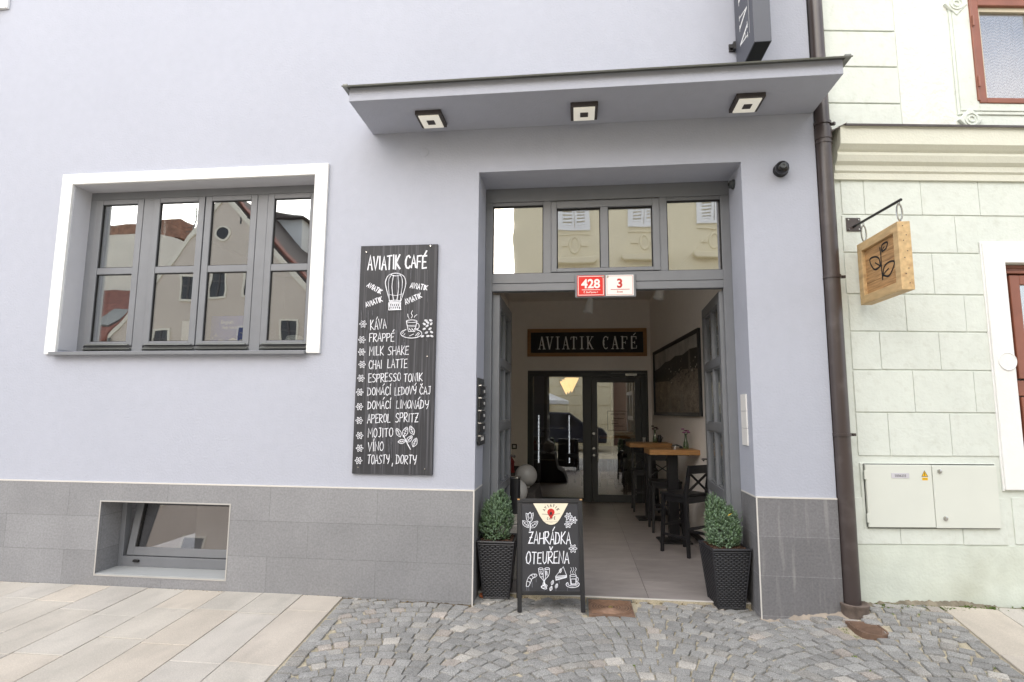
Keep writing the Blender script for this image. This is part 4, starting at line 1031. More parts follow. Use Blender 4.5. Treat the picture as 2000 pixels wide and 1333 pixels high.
for x, y, r in ((605, 300, 38), (658, 340, 36), (600, 380, 38), (648, 628, 42)): flower(x, y, r, DA, .0042)
n_.build('flower_drawing', M['chalk'], fp); n_ = MB()
DA([(160, 1000), (165, 955), (185, 910), (220, 880), (268, 882), (262, 905), (225, 920), (205, 960), (185, 1000), (160, 1000)]); 
for a in ((180, 915, 215, 950), (205, 890, 232, 922), (235, 878, 248, 915), (168, 950, 200, 975)): DA([a[:2], ((a[0]+a[2])/2+8, (a[1]+a[3])/2-8), a[2:]], .004)
n_.build('croissant_drawing', M['chalk'], fp); n_ = MB()
for cx, sg in ((312, 1), (378, -1)):
    DA(ell(cx, 825, 24, 9, n=12), .004, False); DA([(cx-24, 828), (cx-14+sg*4, 900), (cx+sg*26, 945), (cx+sg*42, 1000)], .004); DA([(cx+24, 826), (cx+20+sg*4, 890), (cx+sg*34, 950), (cx+sg*50, 1000)], .004)
    for k in range(16):
        x = cx+random.uniform(-13, 13)+sg*5; y = random.uniform(845, 910); DA([(x, y), (x+random.uniform(-8, 8), y+random.uniform(4, 12))], .0035, False)
    DA(ell(cx+sg*35, 1005 if sg > 0 else 1015, 30, 14, n=14, rot=-20*sg), .005, False)
n_.build('glasses_drawing', M['chalk'], fp); n_ = MB()
DA([(465, 905), (545, 810), (578, 898)], .004, False); DA([(465, 905), (578, 898), (578, 918), (468, 945), (465, 905)], .0045, False); DA([(468, 920), (578, 908)], .006, False); DA([(470, 935), (576, 914)], .004, False); leafd(515, 850, 45, 80, DA, 0, .003)
n_.build('cake_drawing', M['chalk'], fp); n_ = MB()
DA(ell(645, 900, 32, 10, n=14), .004, False); DA([(613, 900), (620, 990), (675, 990), (678, 900)], .0045, False); DA([(622, 935), (674, 935), (672, 985), (626, 985)], .004, False, True); DA(ell(684, 940, 14, 22, -100, 110, 12), .0045, False); DA(ell(640, 990, 68, 32, -40, 220, 22), .005, False); DA(ell(640, 985, 50, 20, -30, 210, 16), .004, False)
for x in (625, 648, 672): DA([(x, 885), (x-8, 862), (x+6, 842), (x-2, 818)], .003)
n_.build('cup_drawing', M['chalk'], fp); n_ = MB()
for x, y in ((430, 968), (415, 1028), (472, 1003)): leafd(x, y, 50, 70, DA, 0, .0035)
n_.build('bean_drawing', M['chalk'], fp)
n_ = MB()
for x0, y0, L in ((165, 1005, 60), (185, 1005, 40), (220, 960, 50), (262, 905, 55), (345, 1030, 35), (375, 1030, 30), (500, 945, 30), (585, 1020, 45), (420, 1045, 20), (465, 1020, 30), (295, 770, 22), (195, 772, 12)): DA([(x0, y0), (x0+1, y0+L)], random.uniform(.002, .005), False)
n_.build('chalk_runs', M['chalk_dim'], fp)
n_ = MB()
fill(n_, ap, [aq(p) for p in [(240, 162), (275, 225), (308, 290), (340, 340), (372, 368), (405, 381), (432, 383), (462, 376), (490, 357), (515, 325), (545, 275), (603, 168)][::-1]])
n_.mi = 1
fill(n_, ap, [aq(p) for p in ell(423, 255, 38, 37, n=24)[:-1]]); fill(n_, ap, [aq(p) for p in ((395, 280), (451, 280), (423, 325))])
n_.mi = 2
stroke(n_, ap, [aq(p) for p in ((330, 272), (423, 280), (516, 272))], .003); fill(n_, ap, [aq(p) for p in ell(423, 266, 13, 15, n=12)[:-1]]); stroke(n_, ap, [aq(p) for p in ((423, 230), (423, 300))], .002); stroke(n_, ap, [aq(p) for p in ((395, 292), (423, 286), (451, 292))], .002)
for k, c in enumerate('AVIATIK'):
    a = R(205+k*21.5); p = Vector((423+66*math.cos(a), 262+62*math.sin(a))); t_ = Vector((-math.sin(a), math.cos(a))); hw = 3 if c == 'I' else 7
    chalk(n_, ap, aq, c, p-t_*hw, p+t_*hw, 26, .0042, jit=0)
for k, c in enumerate('CAFÉ'): chalk(n_, ap, aq, c, (383+k*24, 328), (394+k*24, 328), 22, .0036, jit=0)
stroke(n_, ap, [aq(p) for p in ((362, 347), (490, 350))], .0012); stroke(n_, ap, [aq(p) for p in ((408, 358), (440, 359))], .0012)
n_.build('emblem', [mat('cream_emblem', lin(222, 212, 190), rough=.6), M['red_d'], M['ink']], fp)

# ------------------------------------------------------------------ planters and shrubs
def planter(loc, rz, label, shape):
    p = thing('planter', label, 'planter', loc, rz, 'woven planters at the entrance')
    X_ = wm(p); b, t, hh = .108, .158, .475; b2, t2 = .115, .165
    n_ = MB(X_); n_.hexa([(-b, -b2, 0), (b, -b2, 0), (b, b2, 0), (-b, b2, 0)], [(-t, -t2, hh), (t, -t2, hh), (t, t2, hh), (-t, t2, hh)]); n_.build('core', mat('dark_core', lin(16, 16, 18), rough=.7), p)
    n_ = MB(X_); rows, cols = 30, 13
    for side in range(4):
        for r in range(rows):
            z0, z1 = (r+.08)/rows*(hh-.02)+.003, (r+.92)/rows*(hh-.02)+.003
            for c in range(cols):
                if (c+r) % 2: a0, a1 = (c-.42)/cols, (c+1.42)/cols-.02
                else: continue
                a0, a1 = max(0, a0), min(1, a1)
                def P(a, z, o):
                    k = z/hh; w1_ = b+(t-b)*k; w2__ = b2+(t2-b2)*k
                    if side == 0: return (-w1_+2*w1_*a, -w2__-o, z)
                    if side == 1: return (w1_+o, -w2__+2*w2__*a, z)
                    if side == 2: return (w1_-2*w1_*a, w2__+o, z)
                    return (-w1_-o, w2__-2*w2__*a, z)
                am = (a0+a1)/2; zm = (z0+z1)/2
                vs = [P(a, z, o) for z, oo in ((z0, .15), (z0+.004, .8), (z1-.004, .8), (z1, .15)) for a, o in ((a0, 0.0005), (a0*.75+am*.25, .0045*oo), (am, .006*oo), (a1*.75+am*.25, .0045*oo), (a1, 0.0005))]
                n_.add(vs, [(j*5+i, j*5+i+1, (j+1)*5+i+1, (j+1)*5+i) for j in range(3) for i in range(4)])
    n_.build('weave', M['wicker'], p, smooth=True)
    n_ = MB(X_)
    pts = [(-t, -t2, hh), (t, -t2, hh), (t, t2, hh), (-t, t2, hh)]
    for i in range(4):
        n_.tube([pts[i], pts[(i+1) % 4]], .011, 8)
        q0 = (pts[i][0]*.985, pts[i][1]*.985, hh-.022); q1 = (pts[(i+1) % 4][0]*.985, pts[(i+1) % 4][1]*.985, hh-.022); n_.tube([q0, q1], .007, 8)
        bb = [(-b, -b2, .004), (b, -b2, .004), (b, b2, .004), (-b, b2, .004)]; n_.tube([bb[i], pts[i]], .0065, 8); n_.tube([bb[i], bb[(i+1) % 4]], .007, 8)
    n_.build('rim', M['wicker'], p, smooth=True)
    n_ = MB(X_); s_ = t-.02; n_.add([(-s_, -s_, hh+.001), (s_, -s_, hh+.001), (s_, s_, hh+.001), (-s_, s_, hh+.001)], [(0, 1, 2, 3)])
    for k in range(120): n_.sphere((random.uniform(-s_, s_), random.uniform(-s_, s_), hh+.002), random.uniform(.004, .01), 5, 4)
    n_.build('soil', M['soil'], p)
    return p, X_ @ Vector((0, 0, hh))

def shrub(loc, label, lobes, seed, H_):
    rnd = random.Random(seed)
    s_ = thing('conifer_shrub', label, 'shrub', loc, 0, 'dwarf conifers in the planters')
    n_ = MB(); L = Vector(loc)
    n_.tube([L+Vector((0, 0, -.02)), L+Vector((.005, 0, H_*.5)), L+Vector((.0, .01, H_*.8))], [.012, .008, .003], 6)
    for k in range(10):
        a = rnd.uniform(0, 6.28); z = rnd.uniform(.02, .5)*H_; r = .08
        n_.tube([L+Vector((0, 0, z)), L+Vector((r*math.cos(a), r*math.sin(a), z+.08))], [.005, .002], 5)
    n_.build('stem', M['stem'], s_)
    n_ = MB()
    lobes = lobes+[((lobes[0][0][0], 0, .17), .15, .2, 60)]
    for c, rx, rz_, cnt in lobes:
        for k in range(cnt):
            while True:
                d = Vector((rnd.gauss(0, 1), rnd.gauss(0, 1), rnd.gauss(0, 1)))
                if d.length > .1: break
            d.normalize(); rr = rnd.uniform(.6, 1.12)**.6
            wob = 1+.1*math.sin(5*d.x+seed)*math.sin(4*d.z+2*d.y)
            p = L+Vector(c)+Vector((d.x*rx, d.y*rx, d.z*rz_))*rr*wob
            if p.z < L.z+.0: continue
            out = (d*.75+Vector((rnd.uniform(-.4, .4), rnd.uniform(-.4, .4), .75))).normalized()
            v = rnd.uniform(.7, 1.25); tipv = (1.25*v, 1.35*v, 1.3*v) if rnd.random() < .55 else (.75*v, .9*v, .65*v)
            ln = rnd.uniform(.02, .038); side = out.cross(Vector((rnd.gauss(0, 1), rnd.gauss(0, 1), rnd.gauss(0, 1)))).normalized()
            for j in range(9):                    # a sprig of short scale leaves
                t = j/8; q = p+out*ln*t; a = j*2.4; b = out.cross(side); dirv = (side*math.cos(a)+b*math.sin(a))*.9+out*.9
                w_ = out.cross(dirv).normalized()*.0022; l2 = .0115*(1-.5*t)
                n_.tc = tuple(x*(.7+.5*t) for x in tipv)
                n_.add([q-w_, q+w_, q+dirv*l2+w_*.5, q+dirv*l2-w_*.5], [(0, 1, 2, 3)])
    n_.build('foliage', M['leaf'], s_)
p1, t1 = planter((-.700, .262, gz(-.69, .2)+.004), R(1), 'black woven planter at the left of the open entrance', 0)
shrub(t1+Vector((-.01, -.02, 0)), 'green dwarf conifer with even top in the planter left of the entrance', [((0, 0, .135), .128, .175, 1500), ((.02, .0, .25), .085, .14, 800), ((-.05, .0, .22), .07, .10, 450), ((.035, 0, .33), .03, .075, 120)], 3, .4)
p2, t2 = planter((1.236, .268, gz(1.24, .2)+.004), R(7), 'black woven planter against the right pillar of the entrance', 1)
shrub(t2+Vector((-.02, -.02, 0)), 'green dwarf conifer with tall leaning tip in the planter by the right pillar', [((.01, 0, .125), .128, .165, 1500), ((-.03, 0, .23), .085, .15, 800), ((-.07, .0, .32), .04, .09, 200), ((.05, .0, .2), .075, .12, 450)], 8, .42)
n_ = MB(); lo = t2+Vector((.01, -.09, .255)); n_.add([lo, lo+Vector((.03, -.01, .018)), lo+Vector((.038, -.012, .028)), lo+Vector((.012, 0, .016))], [(0, 1, 2, 3)]); n_.add([lo+Vector((0, 0, .003)), lo+Vector((-.012, 0, -.008)), lo+Vector((.012, 0, .004))], [(0, 1, 2)])
tag(n_.build('fallen_leaf', mat('yellow_leaf', lin(206, 170, 60), rough=.7)), 'small yellow leaf caught on top of the right shrub', 'leaf')
n_ = MB(); z = gz(-.84, .2)
for k in range(3): n_.add([(-.85+.03*k, .16+.04*k, z+.02), (-.81+.03*k, .15+.04*k, z+.006), (-.80+.03*k, .2+.03*k, z+.03), (-.84+.03*k, .21+.04*k, z+.035)], [(0, 1, 2, 3)])
tag(n_.build('fallen_leaf', mat('brown_leaf', lin(150, 84, 50), rough=.8)), 'dry brown leaf on the ground behind the left planter', 'leaf')

# ------------------------------------------------------------------ things fixed to the facade
for i, (x, lb) in enumerate(((-1.262, 'square dark ceiling light at the left end of the canopy'), (.08, 'square dark ceiling light at the middle of the canopy over the door'), (1.425, 'square dark ceiling light at the right end of the canopy'))):
    if i == 0:
        l0 = thing('ceiling_light', lb, 'lamp', (x, -.262, 4.104), 0, 'ceiling lights under the canopy')
        n_ = MB(wm(l0)); n_.box(-.115, .115, -.125, .125, .012, .0475); n_.build('housing', M['lampdark'], l0, bevel=.004)
        n_ = MB(wm(l0)); n_.box(-.09, .09, -.105, .105, 0.0, .0118); n_.build('diffuser', M['lampwhite'], l0, bevel=.003)
        n_ = MB(wm(l0)); n_.box(-.034, .034, -.036, .036, -.006, -.0003); n_.build('center_plate', M['lampdark'], l0, bevel=.006)
    else: copy_tree(l0, (x, -.262, 4.104), 0, lb)

# projecting sign above the canopy
ps = thing('projecting_sign', 'tall anthracite box sign with white letters projecting above the canopy', 'sign', (1.485, -.05, 4.5))
n_ = MB(); n_.box(1.42, 1.553, -.535, -.045, 4.492, 7.6); n_.build('box', mat('anthracite_box', lin(70, 72, 80), rough=.4, var=.04), ps, bevel=.003)
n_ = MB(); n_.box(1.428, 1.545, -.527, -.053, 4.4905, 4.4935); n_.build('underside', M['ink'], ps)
n_ = MB(); n_.box(1.37, 1.42, -.012, 0, 4.765, 4.835); n_.box(1.40, 1.42, -.05, 0, 4.765, 4.835); n_.tube([(1.39, -.012, 4.8), (1.39, -.03, 4.8)], .014, 10); n_.box(1.553, 1.6, -.012, 0, 4.765, 4.835); n_.box(1.553, 1.575, -.05, 0, 4.765, 4.835); n_.box(1.37, 1.42, -.012, 0, 7.2, 7.27); n_.box(1.40, 1.42, -.05, 0, 7.2, 7.27); n_.build('bracket', M['black'], ps)
n_ = MB(); pp = Plane((1.4198, -.385, 4.64), (0, 0, 1), (0, 1, 0)); pp.h = .001
serif_text(n_, pp, 'AVIATIK', 0, 0, .13, .2, .2)
serif_text(n_, pp, 'CAFÉ', 1.6, 0, .13, .2, .2)
stroke(n_, Plane((1.4185, -.44, 4.64), (0, 0, 1), (0, 1, 0)), [(0, 0), (.3, 0)], .006)
n_.build('lettering', M['white_en'], ps)

# security camera
sc = thing('security_camera', 'small black dome camera on the pillar under the canopy', 'camera', (1.755, 0, 3.645))
n_ = MB(Matrix.Translation((1.755, 0, 3.645)) @ Matrix.Rotation(R(90), 4, 'X')); n_.lathe([(.062, .0005), (.062, .02), (.055, .03), (.055, .06)], n=24); n_.build('base', M['black'], sc, smooth=True)
n_ = MB(); n_.sphere((1.745, -.075, 3.64), .056, 20, 12); n_.build('dome', mat('glossy_black', lin(24, 24, 26), rough=.08), sc, smooth=True)
n_ = MB(Matrix.Translation((1.735, -.125, 3.635)) @ Matrix.Rotation(R(90), 4, 'X')); n_.lathe([(.024, .0), (.024, .012), (.012, .012), (.01, .006)], n=18); n_.build('lens', M['frame_d'], sc, smooth=True)
# reveal fittings
bl = thing('doorbell_panel', 'black doorbell panel with name rows on the left reveal of the entrance', 'doorbell', (DL, .2, 1.3))
n_ = MB(); n_.box(DL, DL+.014, .05, .36, 1.305, 1.865); n_.build('back_plate', M['frame_d'], bl, bevel=.003)
for k in range(5):
    z = 1.79-k*.11
    n_ = MB(); n_.prism([(DL+.014, z-.075), (DL+.034, z-.07), (DL+.045, z), (DL+.014, z+.006)], .055, .355, 'y') if False else n_.box(DL+.014, DL+.03, .056, .354, z-.078, z+.0); n_.build('name_flap', M['black'], bl, bevel=.003)
    n_ = MB(); n_.box(DL+.014, DL+.04, .056, .354, z+.002, z+.012); n_.build('flap_rail', M['steel'], bl)
    if k < 4:
        n_ = MB(); n_.box(DL+.0302, DL+.032, .25, .31, z-.05, z-.025); n_.build('name_label', M['white_en'], bl)
for y in (.12, .2):
    n_ = MB(); n_.box(DL+.0302, DL+.034, y, y+.055, 1.312, 1.345); n_.build('button', M['white_en'], bl)
wt = thing('letterbox_plate', 'white panel of three stacked plates on the right reveal of the entrance', 'panel', (DR, .2, 1.3))
for k in range(3):
    n_ = MB(); z = 1.298+k*.145; n_.box(DR-.012, DR-.0005, .118, .276, z+.001, z+.143); n_.build('plate', M['white_en'], wt, bevel=.002)
sn = thing('motion_sensor', 'small grey sensor high on the right reveal of the entrance', 'sensor', (DR, .24, 3.64))
n_ = MB(Matrix.Translation((DR, .235, 3.63)) @ Matrix.Rotation(R(-90), 4, 'Y')); n_.lathe([(.045, .0005), (.045, .015), (.036, .02), (.036, .04), (.02, .045)], n=18); n_.build('housing', M['frame_d'], sn, smooth=True)
n_ = MB(); n_.box(DR-.0515, DR-.0445, .225, .245, 3.62, 3.64); n_.build('eye', M['ink'], sn)
vc = thing('vent_cover', 'round wall coloured cap just under the left end of the canopy', 'cap', (-1.39, 0, 3.93))
n_ = MB(Matrix.Translation((-1.39, 0, 3.955)) @ Matrix.Rotation(R(90), 4, 'X')); n_.lathe([(.042, .0005), (.042, .004), (.036, .006)], n=24); n_.build('disc', M['wall'], vc, smooth=True)

# house number
hn = thing('house_number_sign', 'red and white house number plates on the beam above the door', 'sign', (.274, .4, 2.635))
n_ = MB(); n_.box(-.009, .557, .385, .4055, 2.635, 2.858); n_.build('backing', M['frame'], hn, bevel=.012)
for i, (x0, x1, mt, ink, num, sub, sz) in enumerate(((.012, .265, M['red'], M['white_en'], '428', 'Č. Budějovice 1', .118), (.279, .535, M['white_en'], M['red_d'], '3', 'Široká', .118))):
    n_ = MB(); n_.box(x0, x1, .378, .3848, 2.648, 2.846); o = n_.build('plate', mt, hn, bevel=.002)
    pl = Plane((x0, .3778, 2.648), (1, 0, 0), (0, 0, 1)); pl.h = .0008; n_ = MB(); wv = x1-x0
    stroke(n_, pl, [(.01, .01), (wv-.01, .01), (wv-.01, .188), (.01, .188)], .005 if i == 0 else .0025, True)
    font_text(n_, pl, num, wv/2, .078, sz, bold=.0035, sx=.98); stroke(n_, pl, [(.045, .06), (wv-.04, .06)], .005); font_text(n_, pl, sub, wv/2, .03, .021, bold=.0004)
    n_.build('lettering', ink, o)
n_ = MB()
for x in (.25, .295): n_.tube([(x, .378, 2.832), (x, .372, 2.832)], .01, 12)
n_.split_build('screw', M['steel'], hn)

# ------------------------------------------------------------------ hall contents
ws = thing('wall_sign', 'black name board in brown wooden frame above the glass door', 'sign', (.18, 5.45, 2.57))
sx0, sx1, sz0, sz1 = -.89, 1.256, 2.571, 3.075; n_ = MB(); fw = .063; yb = 5.448
n_.box(sx0, sx0+fw, yb-.035, yb, sz0, sz1); n_.box(sx1-fw, sx1, yb-.035, yb, sz0, sz1); n_.box(sx0+fw, sx1-fw, yb-.035, yb, sz0, sz0+fw); n_.box(sx0+fw, sx1-fw, yb-.035, yb, sz1-fw, sz1); n_.build('frame', M['signoak'], ws, bevel=.003)
n_ = MB(); n_.box(sx0+fw, sx1-fw, yb-.02, yb, sz0+fw, sz1-fw); n_.build('panel', mat('black_panel', lin(22, 22, 23), rough=.6), ws)
n_ = MB(); pw = Plane((-.69, yb-.0205, 2.705), (1, 0, 0), (0, 0, 1)); pw.h = .001
serif_text(n_, pw, 'AVIATIK', 0, 0, .125, .222, .1455); serif_text(n_, pw, 'CAFÉ', 1.155, 0, .125, .222, .1645); n_.build('lettering', mat('grey_letters', lin(232, 232, 228), rough=.6), ws)

# framed picture on the splayed right wall
def wallx(y): return 1.586-(y-.42)*.0529
pa, pb, pz0, pz1 = 2.13, 5.06, 1.525, 2.595
aw = Vector((wallx(pb)-wallx(pa), pb-pa, 0)); wid = aw.length; ex = aw.normalized(); nv = Vector((ex.y, -ex.x, 0))*-1
fp_ = thing('framed_picture', 'large black framed grey town view on the right hall wall', 'picture', (wallx(3.6)-.01, 3.6, 1.52))
PXF = Matrix(((ex.x, -nv.x, 0, wallx(pa)+nv.x*.002), (ex.y, -nv.y, 0, pa+nv.y*.002), (0, 0, 1, 0), (0, 0, 0, 1)))
n_ = MB(PXF); n_.box(0, .05, -.035, 0, pz0, pz1); n_.box(wid-.05, wid, -.035, 0, pz0, pz1); n_.box(.05, wid-.05, -.035, 0, pz0, pz0+.05); n_.box(.05, wid-.05, -.035, 0, pz1-.05, pz1); n_.build('frame', M['black'], fp_, bevel=.004)
mph = mat('grey_print', lin(126, 116, 104), rough=.5, var=.45, vs=5, stretch=(1, 1, 2.2), fine=.5, fs=26)
n_ = MB(PXF); n_.box(.05, wid-.05, -.012, 0, pz0+.05, pz1-.05); n_.build('print', mph, fp_)
# print content (x from the far end to the near end as seen)
pc = Plane(PXF @ Vector((wid-.05, -.0125, pz0+.05)), PXF.to_3x3() @ Vector((-1, 0, 0)), (0, 0, 1)); pc.h = .0006; Wp, Hp = wid-.1, pz1-pz0-.1
n_ = MB(); n_.mi = 0
hill = [(0, .72), (.15, .74), (.3, .8), (.42, .79), (.55, .83), (.7, .8), (.85, .84), (1, .82)]
fill(n_, pc, [(0, Hp), (0, .72*Hp)]+[(a*Wp, b*Hp) for a, b in hill]+[(Wp, Hp)]); n_.mi = 1
fill(n_, pc, [(a*Wp, b*Hp) for a, b in hill]+[(Wp, .55*Hp), (.7*Wp, .6*Hp), (.4*Wp, .48*Hp), (0, .52*Hp)]); n_.mi = 2
for k in range(70):
    x, y = random.uniform(.3, .98), random.uniform(.42, .74); w_ = random.uniform(.006, .03); h_ = random.uniform(.01, .03); n_.mi = random.choice((1, 1, 2, 3)); fill(n_, pc, [(x*Wp, y*Hp), ((x+w_)*Wp, y*Hp), ((x+w_)*Wp, (y+h_)*Hp), (x*Wp, (y+h_)*Hp)])
n_.mi = 2; fill(n_, pc, [(.82*Wp, .56*Hp), (.855*Wp, .56*Hp), (.852*Wp, .76*Hp), (.838*Wp, .86*Hp), (.824*Wp, .76*Hp)])
for a, b, c, d in ((.36, .05, .45, .05), (.62, .02, .72, .02)): fill(n_, pc, [(a*Wp, b*Hp), (c*Wp, d*Hp), ((a+c)/2*Wp+.02, .28*Hp), ((a+c)/2*Wp, .28*Hp)])
n_.build('print_motif', [mat('print_sky', lin(170, 166, 160), rough=.5, var=.3, vs=4), mat('print_dark', lin(50, 46, 42), rough=.5, var=.4, vs=9), mat('print_mid', lin(124, 118, 110), rough=.5), mat('print_light', lin(205, 200, 192), rough=.5)], fp_)

# bar tables
def bar_table(loc, rz, label):
    t = thing('bar_table', label, 'table', loc, rz, 'high bar tables along the hall wall'); X_ = wm(t)
    n_ = MB(X_); n_.box(-.31, .31, -.21, .21, 1.058, 1.12); n_.build('tabletop', M['oak'], t, bevel=.004)
    n_ = MB(X_); n_.box(-.06, .06, -.06, .06, .02, 1.057); n_.build('column', M['black'], t, bevel=.003)
    n_ = MB(X_); n_.box(-.19, .19, -.17, .17, .002, .02); n_.build('base', M['black'], t, bevel=.004)
    n_ = MB(X_); n_.box(-.2, .2, -.05, .05, 1.04, 1.0575); n_.build('support', M['black'], t)
    return t
bt1 = bar_table((1.178, 2.515, 0), R(3), 'oak topped bar table nearest the street on a black column')
copy_tree(bt1, (1.07, 3.98, 0), R(3), 'oak topped bar table farther back beside the glass door')

# stools: seat faces +Y, backrest at -Y
def stool():
    t = thing('bar_stool', 'black wooden cross back stool nearest the street, by the right planter', 'bar stool', (0, 0, 0), 0, 'black cross back bar stools'); 
    def leg(p0, p1, w0, w1):
        n_ = MB(); q = lambda p, w: [(p[0]-w, p[1]-w, p[2]), (p[0]+w, p[1]-w, p[2]), (p[0]+w, p[1]+w, p[2]), (p[0]-w, p[1]+w, p[2])]
        n_.hexa(q(p0, w0), q(p1, w1)); return n_
    for sx in (-1, 1):
        leg((sx*.19, .185, .001), (sx*.17, .16, .635), .016, .02).build('leg', M['blackwood'], t, bevel=.003)
        n_ = MB(); w_ = .019
        q = lambda p, w: [(p[0]-w, p[1]-w, p[2]), (p[0]+w, p[1]-w, p[2]), (p[0]+w, p[1]+w, p[2]), (p[0]-w, p[1]+w, p[2])]
        n_.loft([q((sx*.195, -.195, .001), .016), q((sx*.178, -.165, .6), .021), q((sx*.178, -.17, .7), .02), q((sx*.172, -.215, .965), .016)]); n_.build('leg', M['blackwood'], t, bevel=.003)
    n_ = MB(); n_.prism([(-.205, -.15), (.205, -.15), (.2, .19), (.185, .205), (-.185, .205), (-.2, .19)], .637, .665, 'z'); n_.build('seat', M['blackwood'], t, bevel=.006)
    n_ = MB(); n_.box(-.15, .15, .145, .165, .57, .637); n_.box(-.157, .157, -.175, -.155, .57, .637); n_.box(-.18, -.16, -.145, .14, .57, .637); n_.box(.16, .18, -.145, .14, .57, .637); n_.build('seat_frame', M['blackwood'], t, bevel=.003)
    for (a, b) in (((-.18, .175, .3), (.18, .175, .3)), ((-.185, -.18, .3), (.185, -.18, .3)), ((-.182, -.18, .2), (-.182, .175, .2)), ((.182, -.18, .2), (.182, .175, .2))):
        n_ = MB(); n_.bar(a, b, .02, .03); n_.build('stretcher', M['blackwood'], t, bevel=.003)
    n_ = MB(); rings = []
    for i in range(9):
        x = -.2+.05*i; y = -.222-.022*(1-(x/.2)**2); rings.append([(x, y-.012, .9), (x, y+.012, .9), (x, y+.010, .99), (x, y-.014, .99)])
    n_.loft(rings); n_.build('top_rail', M['blackwood'], t, bevel=.004)
    for sg in (-1, 1):
        n_ = MB(); n_.bar((-sg*.165, -.176+sg*.003, .69), (sg*.16, -.212+sg*.003, .9), .012, .032, (0, 1, 0)); n_.build('cross_bar', M['blackwood'], t, bevel=.002)
    return t
st = stool(); st.location = (1.225, 1.965, 0); st.rotation_euler = (0, 0, R(39.8))
copy_tree(st, (1.18, 3.17, 0), R(180), 'black cross back stool standing behind the nearest bar table')
copy_tree(st, (1.09, 4.72, 0), R(178), 'black cross back stool farthest back, close to the glass door')
copy_tree(st, (.72, 7.6, 0), R(60), 'black cross back stool inside the cafe, seen through the right door pane')
copy_tree(st, (1.1, 8.4, 0), R(200), 'black cross back stool deepest inside the cafe, right of the other one')
copy_tree(st, (.02, 7.9, 0), R(150), 'black cross back stool inside the cafe, seen through the left door pane')

def vase(loc, label, petal, h):
    v = thing('flower_vase', label, 'vase', loc, 0, 'flower vases on the bar tables'); L = Vector(loc)
    n_ = MB(); n_.lathe([(.03, .001), (.034, .01), (.032, .06), (.016, .12), (.014, .17), (.018, .185), (.015, .185), (.011, .17), (.013, .12), (.028, .06), (.028, .012)], loc, 18, False); n_.build('glass', M['greenglass'], v, smooth=True)
    n_ = MB(); fl = MB()
    for k in range(5):
        a = k*1.3; tip = L+Vector((.035*math.cos(a), .035*math.sin(a), .2+.02*(k % 3))); n_.tube([L+Vector((0, 0, .02)), L+Vector((0, 0, .16)), tip], .0022, 5)
        for j in range(9):
            b = j*.7; fl.mi = 0 if (k+j) % 3 else 1; fl.sphere(tip+Vector((.013*math.cos(b), .013*math.sin(b), .004*(j % 3))), .009, 6, 5, .6)
    n_.split_build('stem', M['green'], v); fl.build('blossom', petal, v)
vase((1.36, 2.55, 1.121), 'glass vase with pink flowers on the nearest bar table', [M['petal_pink'], M['petal_dark']], .2)
vase((1.17, 3.98, 1.121), 'glass vase with dark red flowers on the farther bar table', [M['petal_dark'], M['petal_dark']], .2)
ah = thing('ashtray', 'small round steel ashtray on the nearest bar table', 'ashtray', (1.22, 2.5, 1.121)); n_ = MB(); n_.lathe([(.05, 0), (.052, .035), (.048, .035), (.046, .008)], (1.22, 2.5, 1.121), 20); n_.build('bowl', M['steel'], ah, smooth=True)
mh = thing('menu_holder', 'dark wooden napkin holder beside the vase on the nearest bar table', 'holder', (1.28, 2.62, 1.121)); n_ = MB(); n_.prism([(1.2, 1.121), (1.34, 1.121), (1.32, 1.15), (1.26, 1.172), (1.2, 1.16)], 2.6, 2.64, 'y'); n_.build('body', M['blackwood'], mh, bevel=.004)
mg = thing('pitcher', 'small dark jug beside the vase on the farther bar table', 'jug', (1.245, 4.06, 1.121)); n_ = MB(); n_.lathe([(.03, 0), (.038, .03), (.03, .08), (.026, .1), (.03, .11)], (1.245, 4.06, 1.121), 16); n_.tube([(1.27, 4.06, 1.21), (1.3, 4.06, 1.19), (1.27, 4.06, 1.15)], .006, 6); n_.build('body', M['black'], mg, smooth=True)
cu = thing('glass_tumbler', 'small clear glass at the left on the farther bar table', 'glass', (1.0, 3.9, 1.121)); n_ = MB(); n_.lathe([(.022, 0), (.026, .08), (.023, .08), (.02, .006)], (1.0, 3.9, 1.121), 16); n_.build('body', glass('clear_glass', .15, wob=0), cu, smooth=True)

# spotlights on the hall ceiling
def spot(loc, lb):
    o = thing('spotlight', lb, 'lamp', loc, 0, 'white cone spotlights in the hall'); L = Vector(loc)
    X_ = Matrix.Translation(loc) @ Matrix.Rotation(R(12), 4, 'Y')
    n_ = MB(X_); n_.lathe([(.03, .2), (.035, .19), (.07, .0), (.064, .0), (.03, .18)], n=20); n_.build('shade', M['white'], o, smooth=True)
    n_ = MB(); n_.tube([L+Vector((.04, 0, .19)), (loc[0]+.04, loc[1], 3.6)], .008, 8); n_.build('stem', M['white'], o)
spot((1.06, 2.5, 3.03), 'white cone spotlight hanging near the right hall wall'); spot((.16, 2.9, 2.93), 'white cone spotlight mostly hidden behind the house number plates')

